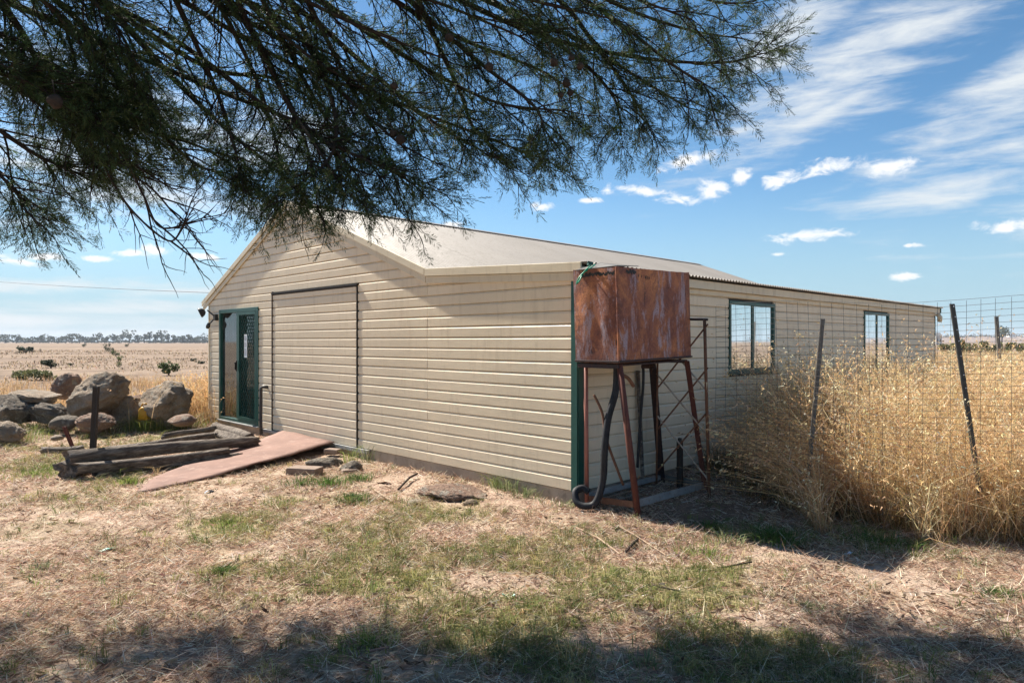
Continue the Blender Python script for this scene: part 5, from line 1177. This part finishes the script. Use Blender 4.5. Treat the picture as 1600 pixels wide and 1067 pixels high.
# right: gum tree and buildings on the rise
place_plant('tree', (330, 460, gz(330, 460)), 12.5, 10.5, 'spreading gum tree on the right horizon beyond the lone post', 'tree', OL+DG, 390, 500, .5, .35, lumps=9)
def house(x, Z, zb, w, d, h, label):
    X = (x-800)/FPX*Z; hs = empty('house', (X, Z, zb), label, 'house')
    m = MB(); m.box((X, Z, zb+h*.35), (w, 0, 0), (0, d, 0), (0, 0, h*.7+.6)); m.build('wall', MAT['white'], hs)
    m = MB(); z1 = zb+h*.7+.3; v = [(X-w*.55, Z-d*.55, z1), (X+w*.55, Z-d*.55, z1), (X+w*.55, Z+d*.55, z1), (X-w*.55, Z+d*.55, z1), (X-w*.55, Z, zb+h), (X+w*.55, Z, zb+h)]
    m.add(v, [(0, 1, 5, 4), (2, 3, 4, 5), (0, 4, 3), (1, 2, 5), (3, 2, 1, 0)]); m.build('roof', MAT['far_roof'], hs)
    for u in (-.25, .25):
        m = MB(); m.box((X+u*w, Z-d*.5-.02, zb+h*.35), (w*.16, 0, 0), (0, .06, 0), (0, 0, h*.25)); m.build('window', MAT['dark_pane'], hs)
house(1464, 300, gz(200, 300), 2.6, 3, 5.2, 'tiny white building just past the far end of the shed')
house(1580, 1480, 11, 14, 9, 7.5, 'small white farmhouse on the right horizon beside the gum tree')

# ---------------------------------------------------------------- the overhanging tree
tree = empty('wattle_tree', (-6.3, 4.6, gz(-6.3, 4.6)), 'dark feathery leaved tree whose branches overhang the top of the picture', 'tree')
TW_V = []; TW_I = []; tw_off = 0
def tw_tube(pts, r0, r1, n):
    global tw_off
    m = len(pts); pts = np.array(pts); d = np.gradient(pts, axis=0); d /= np.linalg.norm(d, axis=1)[:, None]+1e-9
    ref = np.cross(d, np.array([.3, .2, 1.0])); ref /= np.linalg.norm(ref, axis=1)[:, None]+1e-9; bi = np.cross(d, ref); rad = np.linspace(r0, r1, m)[:, None]
    a = 2*np.pi*np.arange(n)/n
    V = pts[:, None, :]+rad[:, :, None]*(np.cos(a)[None, :, None]*ref[:, None, :]+np.sin(a)[None, :, None]*bi[:, None, :])
    i = np.arange(m-1)[:, None]*n; k = np.arange(n)[None, :]; k2 = (k+1) % n
    q = np.stack([i+k, i+k2, i+n+k2, i+n+k], -1).reshape(-1)
    TW_V.append(V.reshape(-1, 3)); TW_I.append(q+tw_off); tw_off += m*n
SP_P = []; SP_D = []; SP_S = []
def unit(v): return v/(np.linalg.norm(v)+1e-9)
def rand_perp(d):
    q = rng.normal(size=3); q -= d*np.dot(q, d); return unit(q)
def wander(p, d, L, n, droop, jit=.16):
    pts = [p]; st = L/n; d = unit(d)
    for _ in range(n):
        d = unit(d+rng.normal(0, jit, 3)+np.array([0, 0, -droop])); p = p+d*st; pts.append(p)
    return pts
def add_twig(p, d, L, leafy, r=.0042):
    pts = wander(p, d, L, 4, .04, .20); tw_tube(pts, r, .0016, 3)
    if leafy <= 0: return
    for k in range(1, 5):
        for _ in range(2):
            if rng.uniform() > leafy*.86: continue
            dd = unit(pts[k]-pts[k-1]); q = unit(dd*.8+rand_perp(dd)*rng.uniform(.4, .9)); SP_P.append(pts[k]+(pts[k-1]-pts[k])*rng.uniform(0, 1)); SP_D.append(q); SP_S.append(rng.uniform(.7, 1.25))
    SP_P.append(pts[-1]); SP_D.append(unit(pts[-1]-pts[-2])); SP_S.append(1.1)
def add_branchlet(p, d, L, leafy, r):
    n = max(4, int(L/.10)); pts = wander(p, d, L, n, .035, .13); tw_tube(pts, r, .003, 4)
    k = max(4, int(L/.075))
    for j in range(k):
        u = .18+.82*(j+rng.uniform(0, 1))/k; i = min(int(u*n), n-1); q = pts[i]; dd = unit(pts[i+1]-pts[i])
        add_twig(q, unit(dd*.9+rand_perp(dd)*rng.uniform(.45, .9)), rng.uniform(.12, .30)*(1.15-.4*u), leafy*(.45+.55*u) if leafy < .95 else leafy)
    add_twig(pts[-1], unit(pts[-1]-pts[-2]), .2, leafy)
limb_n = 0
def add_limb(pts, r0, r1, leafy, dens=1.0, start=.25, name='branch', bl=(.35, .8), bleaf=None):
    sp = np.array(spline(pts, 8)); m = MB(); m.tube(list(sp), list(np.linspace(r0, r1, len(sp))*(1+.05*rng.normal(size=len(sp)))), 7 if r0 > .02 else 6); m.build(name, MAT['bark'], tree, True)
    seg = np.linalg.norm(np.diff(sp, axis=0), axis=1); L = seg.sum(); n = int(L*11*dens)
    for j in range(n):
        u = start+(1-start)*(j+rng.uniform(0, 1))/n; i = min(int(u*(len(sp)-1)), len(sp)-2); p = sp[i]+(sp[i+1]-sp[i])*rng.uniform(0, 1); dd = unit(sp[i+1]-sp[i])
        lf = leafy if np.isscalar(leafy) else np.interp(u, [start, 1], leafy)
        q = rand_perp(dd); q[2] = q[2]*.6-.10
        add_branchlet(p, unit(dd*rng.uniform(.8, 1.3)+q*.8), rng.uniform(*bl)*(1.1-.45*u), lf, .0075+.003*(1-u))
    add_branchlet(sp[-1], unit(sp[-1]-sp[-3]), .4, leafy if np.isscalar(leafy) else leafy[1], .006)
TB = np.array([-6.3, 4.6, gz(-6.3, 4.6)])
tr = MB(); tr.tube(spline([TB+np.array([0, 0, -.2]), TB+np.array([.05, 0, .4]), TB+np.array([-.05, .1, 2.2]), TB+np.array([.1, .15, 4.2]), TB+np.array([.0, .3, 7.2]), TB+np.array([.2, .4, 9.5])], 8), list(np.linspace(.34, .06, 41)), 14); tr.build('trunk', MAT['bark'], tree, True)
MAINS = [[TB+np.array([.05, .1, 3.2]), np.array([-5.2, 5.0, 4.4]), np.array([-3.2, 5.3, 5.15]), np.array([-.8, 5.5, 5.5]), np.array([1.0, 5.7, 5.55]), np.array([2.4, 5.9, 5.3])],
         [TB+np.array([.05, .1, 4.0]), np.array([-4.8, 4.9, 5.4]), np.array([-2.4, 5.0, 5.9]), np.array([0, 5.2, 6.1])],
         [TB+np.array([.0, .1, 2.6]), np.array([-5.4, 5.2, 3.7]), np.array([-4.6, 5.5, 4.1])],
         [TB+np.array([.0, .1, 2.4]), np.array([-6.6, 5.6, 3.6]), np.array([-6.5, 6.6, 4.2])]]
msp = []
for k, mn in enumerate(MAINS):
    s_ = spline(mn, 8); msp += s_; m = MB(); m.tube(s_, list(np.linspace(.13 if k < 2 else .09, .03, len(s_))), 10); m.build('limb', MAT['bark'], tree, True)
msp = np.array(msp)
# (pixel polyline with distance), leafiness along it, density
BR = [
 ([(-150, -60, 5.2), (100, 40, 5.4), (330, 150, 5.7), (480, 230, 5.9), (560, 330, 6.0)], (.05, 1.0), 1.0),
 ([(60, -60, 5.2), (270, 60, 5.5), (430, 200, 5.8), (560, 290, 6.0), (625, 325, 6.1)], (.1, 1.0), 1.0),
 ([(200, -80, 5.3), (420, 20, 5.6), (540, 130, 5.9), (640, 190, 6.1), (760, 250, 6.3), (825, 285, 6.3)], (.1, 1.0), 1.1),
 ([(400, -80, 5.4), (560, 40, 5.7), (680, 120, 6.0), (780, 180, 6.2), (880, 195, 6.3)], (.3, 1.0), 1.1),
 ([(560, -90, 5.5), (720, 0, 5.8), (860, 60, 6.1), (1000, 90, 6.3), (1130, 98, 6.4), (1215, 85, 6.5)], (.4, 1.0), 1.0),
 ([(700, -80, 5.6), (860, -10, 5.9), (930, 70, 6.1), (980, 150, 6.2), (1010, 215, 6.2)], (.4, 1.0), 1.0),
 ([(500, -90, 5.5), (760, 0, 5.9), (900, 90, 6.1), (955, 160, 6.2), (970, 220, 6.2)], (.4, 1.0), .9),
 ([(800, -90, 5.7), (950, 0, 6.0), (1070, 45, 6.3), (1180, 60, 6.5)], (.5, 1.0), .9),
 ([(900, -100, 5.8), (1030, -40, 6.0), (1110, 0, 6.2), (1180, 5, 6.3)], (.6, 1.0), .9),
 ([(640, -100, 5.5), (800, 20, 5.9), (900, 60, 6.1), (1000, 130, 6.3), (1075, 190, 6.4)], (.4, 1.0), 1.0),
 ([(-120, 40, 5.0), (60, 140, 5.2), (110, 190, 5.3), (160, 280, 5.4), (230, 330, 5.5), (268, 380, 5.5)], (0, 0), .45),
 ([(-200, 20, 4.9), (0, 130, 5.2), (90, 180, 5.4), (200, 220, 5.5), (310, 260, 5.7), (380, 325, 5.8)], (.25, 1.0), 1.1),
 ([(-150, 100, 5.0), (0, 230, 5.2), (60, 280, 5.3), (100, 300, 5.4)], (.6, 1.0), 1.5),
 ([(-200, 150, 4.9), (-50, 260, 5.1), (10, 330, 5.2), (35, 370, 5.2)], (.6, 1.0), 1.5),
 ([(300, -80, 5.3), (400, 60, 5.6), (450, 180, 5.8), (495, 270, 6.0), (525, 335, 6.1)], (.05, 1.0), .9),
 ([(420, -80, 5.4), (480, 60, 5.7), (520, 180, 5.9), (520, 280, 6.0), (470, 345, 6.1)], (.05, 1.0), .9),
 ([(620, -80, 5.5), (680, 60, 5.8), (720, 160, 6.0), (740, 230, 6.2), (785, 285, 6.2)], (.3, 1.0), 1.1),
 ([(0, -80, 5.0), (150, 60, 5.3), (230, 200, 5.5), (300, 290, 5.7), (340, 320, 5.8)], (.1, 1.0), 1.0),
 ([(100, -80, 5.1), (250, 100, 5.5), (350, 230, 5.7), (415, 300, 5.9), (450, 340, 6.0)], (.1, 1.0), .9),
 ([(340, -90, 5.3), (500, 40, 5.7), (620, 160, 6.0), (690, 230, 6.2), (750, 275, 6.3)], (.15, 1.0), 1.0),
 ([(-60, -80, 5.0), (40, 60, 5.2), (90, 200, 5.4), (130, 270, 5.5), (200, 300, 5.6)], (.6, .9), 1.4),
 ([(-200, -60, 4.9), (-20, 40, 5.1), (110, 120, 5.3), (190, 190, 5.4)], (.8, .9), 1.7),
 ([(-120, -100, 4.9), (50, -10, 5.1), (150, 80, 5.3), (190, 150, 5.4)], (.8, .9), 1.7),
 ([(-150, 0, 4.9), (0, 80, 5.0), (90, 150, 5.2), (170, 240, 5.4)], (.8, .9), 1.5),
 ([(150, -90, 5.1), (300, 10, 5.4), (470, 110, 5.7), (600, 170, 6.0), (650, 215, 6.1)], (.1, .8), 1.1),
 ([(480, -90, 5.4), (600, -10, 5.7), (720, 60, 6.0), (840, 110, 6.2), (905, 165, 6.3)], (.35, 1.0), 1.0),
 ([(250, -90, 5.2), (330, 0, 5.4), (450, 70, 5.6), (560, 190, 5.9), (630, 270, 6.0)], (.05, .8), 1.0),
 ([(560, -90, 5.5), (640, 0, 5.7), (740, 90, 6.0), (830, 180, 6.2), (850, 235, 6.2)], (.35, 1.0), 1.0),
 ([(30, -90, 5.1), (200, 30, 5.4), (330, 110, 5.6), (430, 130, 5.8), (520, 200, 5.9)], (.05, .5), 1.0),
 ([(750, -100, 5.6), (880, -20, 5.9), (960, 30, 6.2), (1050, 100, 6.3), (1100, 140, 6.3)], (.5, 1.0), .9),
 ([(300, -110, 5.0), (420, -30, 5.2), (560, 40, 5.4), (690, 90, 5.5)], (.3, 1.0), 1.0),
 ([(420, -120, 5.0), (560, -40, 5.2), (700, 10, 5.4), (820, 60, 5.5)], (.4, 1.0), 1.0),
 ([(560, -120, 5.0), (700, -40, 5.2), (830, 0, 5.4), (960, 30, 5.5)], (.5, 1.0), 1.0),
 ([(180, -110, 5.0), (300, -40, 5.2), (420, 40, 5.4), (530, 90, 5.5)], (.25, .9), 1.0),
 ([(250, -110, 5.0), (380, 0, 5.2), (500, 100, 5.4), (590, 150, 5.5)], (.2, .9), 1.0),
 ([(700, -120, 5.2), (850, -50, 5.4), (970, -10, 5.5), (1080, 30, 5.6)], (.5, 1.0), .9),
 ([(-60, 20, 5.0), (90, 170, 5.1), (150, 270, 5.2), (200, 370, 5.2), (262, 436, 5.2), (285, 410, 5.2)], (0, 0), .3),
 ([(20, 60, 5.0), (170, 230, 5.1), (220, 340, 5.2), (250, 410, 5.2), (300, 400, 5.2)], (0, 0), .35),
 ([(300, -80, 5.0), (390, 100, 5.5), (425, 230, 5.8), (440, 325, 5.9)], (.1, 1.0), 1.0),
 ([(380, -80, 5.1), (470, 120, 5.6), (525, 250, 5.9), (550, 345, 6.0)], (.1, 1.0), 1.0),
 ([(450, -80, 5.2), (530, 100, 5.6), (580, 220, 5.9), (610, 310, 6.0)], (.15, 1.0), 1.1),
 ([(340, -80, 5.0), (430, 130, 5.5), (475, 250, 5.8), (490, 345, 5.9)], (.1, 1.0), 1.0),
 ([(240, -80, 5.0), (330, 130, 5.5), (360, 240, 5.8), (375, 320, 5.9)], (.1, 1.0), .9),
 ([(-120, -100, 4.7), (30, -30, 4.8), (120, 60, 4.9), (160, 150, 5.0)], (.9, 1.0), 1.8),
 ([(-160, 60, 4.7), (-20, 110, 4.8), (70, 150, 4.9), (150, 200, 5.0)], (.9, 1.0), 1.8),
 ([(0, -120, 4.7), (100, -40, 4.8), (180, 40, 4.9), (215, 110, 5.0)], (.9, 1.0), 1.6),
 # out of the frame to the left and above; they shade the turf at the bottom left
 ([(-420, -80, 4.9), (-320, 60, 5.2), (-250, 170, 5.5), (-190, 250, 5.7)], (.6, 1.0), 1.4),
 ([(-300, -160, 5.0), (-180, 0, 5.3), (-120, 110, 5.6), (-90, 190, 5.8)], (.6, 1.0), 1.4),
 ([(-500, -200, 4.9), (-350, -60, 5.1), (-260, 60, 5.3), (-200, 140, 5.5)], (.6, 1.0), 1.2),
]
CAN = []  # unseen upper crown foliage, added to darken the branches below it
for j in range(70):
    cz = rng.uniform(5.3, 8.2); cx = rng.uniform(-8.5, -.5) if cz > 6 else rng.uniform(-7.5, -1.5); cy = rng.uniform(3.2, 6.6) if cx > -4 else rng.uniform(2.6, 7.2)
    if H+.52*cy > cz-.75 and cx > -.8*cy: continue                 # stay above what the lens sees
    if cy-.617*cz+1.0 > 3.0: continue                              # their shade falls behind the camera
    CAN.append(leaf_cloud((cx, cy, cz), (2.4, 2.0, .9), 800, .055, [(.048, .088, .030), (.062, .105, .034), (.040, .065, .028)], 9, 5000+j))
v_, i_, t_, c_ = merge(CAN); o = link('crown', fast_mesh('crown', v_-TB, i_, t_, MAT['leaf'], c_), tree); tag(o, kind='stuff')
for pl, lf, dn in BR:
    pts = []; jz = rng.uniform(-.40, .40) if pl[-1][0] > 300 else 0.1
    for x, y, Z in pl:
        y = y if y < 100 else 100+(y-100)*(.80 if x < 330 and lf[1] > 0 else .76 if lf[1] > 0 else .82); x = x if x < 1100 else 1100+(x-1100)*.75
        pts.append(np.array(P(x, y, min(Z, 5.118/(1-.617*(533-y)/FPX)-(.80 if pl[-1][0] > 300 else .4)+jz))))
    k = np.argmin(np.linalg.norm(msp-pts[0], axis=1)); r0 = (.011 if lf[1] == 0 else .034) if len(pl) > 4 else .028
    if np.linalg.norm(msp[k]-pts[0]) > .1: pts = [msp[k]]+pts
    add_limb(pts, r0, .007, lf, dn*(.50 if pl[-1][0] > 300 else .62), .22)
tv = np.concatenate(TW_V); ti = np.concatenate(TW_I)
me = fast_mesh('twigs', tv-TB, ti, np.full(len(ti)//4, 4), MAT['twig']); o = link('twigs', me, tree); tag(o, kind='stuff')
def sprays():
    p = np.array(SP_P); d = np.array(SP_D); s = np.array(SP_S); n = len(p); K = 16
    ref = np.cross(d, rng.normal(size=(n, 3))); ref /= np.linalg.norm(ref, axis=1)[:, None]; L = .095*s
    V = []; C = []
    base_c = palette(n, [(.036, .066, .024), (.048, .082, .028), (.072, .098, .034), (.030, .050, .022)], jit=.25)
    for k in range(K):
        u = (k//2+.6)/(K/2); sg = 1 if k % 2 else -1; q = p+d*(L*u)[:, None]
        dirn = d*.85+ref*sg*.75+rng.normal(0, .14, (n, 3)); dirn /= np.linalg.norm(dirn, axis=1)[:, None]
        ll = (.040*s*(1.15-.5*u))[:, None]; w = np.cross(dirn, rng.normal(size=(n, 3))); w /= np.linalg.norm(w, axis=1)[:, None]; w = w*.0023
        V.append(np.stack([q, q+dirn*ll*.5+w, q+dirn*ll, q+dirn*ll*.5-w], 1)); C.append(np.repeat((base_c*(1+rng.normal(0, .12, (n, 1))))[:, None, :], 4, 1))
    V = np.concatenate(V).reshape(-1, 3); C = np.concatenate(C).reshape(-1, 3); b = np.arange(len(V)//4)*4
    me = fast_mesh('foliage', V-TB, np.arange(len(V)), np.full(len(V)//4, 4), MAT['leaf'], np.clip(C, .005, .5)); o = link('foliage', me, tree); tag(o, kind='stuff')
    print('sprays', n, 'leaf quads', len(V)//4, 'twig quads', len(ti)//4)
sprays()
podm = None
for j, (x, y, Z, sz) in enumerate(((885, 130, 6.1, .034), (891, 145, 6.1, .028), (907, 103, 6.1, .030), (893, 90, 6.1, .026), (866, 97, 6.05, .034), (876, 148, 6.1, .026), (625, 218, 5.9, .040), (614, 208, 5.9, .030), (829, 216, 6.1, .030), (702, 58, 5.8, .034), (764, 104, 5.9, .034), (86, 158, 5.2, .05), (616, 134, 5.9, .03))):
    v, f = ICO3; Z = Z*.84; c_ = np.array(P(x, y, Z)); v = v*(1+.22*n3(v, 2.6, 70+j)[:, None]+.10*n3(v, 6, 90+j)[:, None])*sz*.9+c_; m = MB(); m.add(v, f); m.tube([c_+np.array([0, 0, sz*.6]), c_+np.array([-.02, .02, .08]), c_+np.array([-.06, .06, .16])], .004, 4); m.build('seed_pod', MAT['bark'], tree, True)
print('objects', len(bpy.data.objects), 'tris', sum(sum(len(p.vertices)-2 for p in me.polygons) if len(me.polygons) < 5000 else int(2*len(me.polygons)) for me in bpy.data.meshes))

# ---------------------------------------------------------------- air
hm = bpy.data.materials.new('haze_air'); hm.use_nodes = True; nt = hm.node_tree; nt.nodes.clear()
o_ = nt.nodes.new('ShaderNodeOutputMaterial'); pv = nt.nodes.new('ShaderNodeVolumePrincipled'); pv.inputs['Density'].default_value = 0.0002; pv.inputs['Color'].default_value = (0.80, 0.88, 1.0, 1); nt.links.new(pv.outputs[0], o_.inputs['Volume'])
m = MB(); m.box((0, 2350, 16), (7200, 0, 0), (0, 5700, 0), (0, 0, 52)); tag(m.build('haze', hm), kind='stuff')
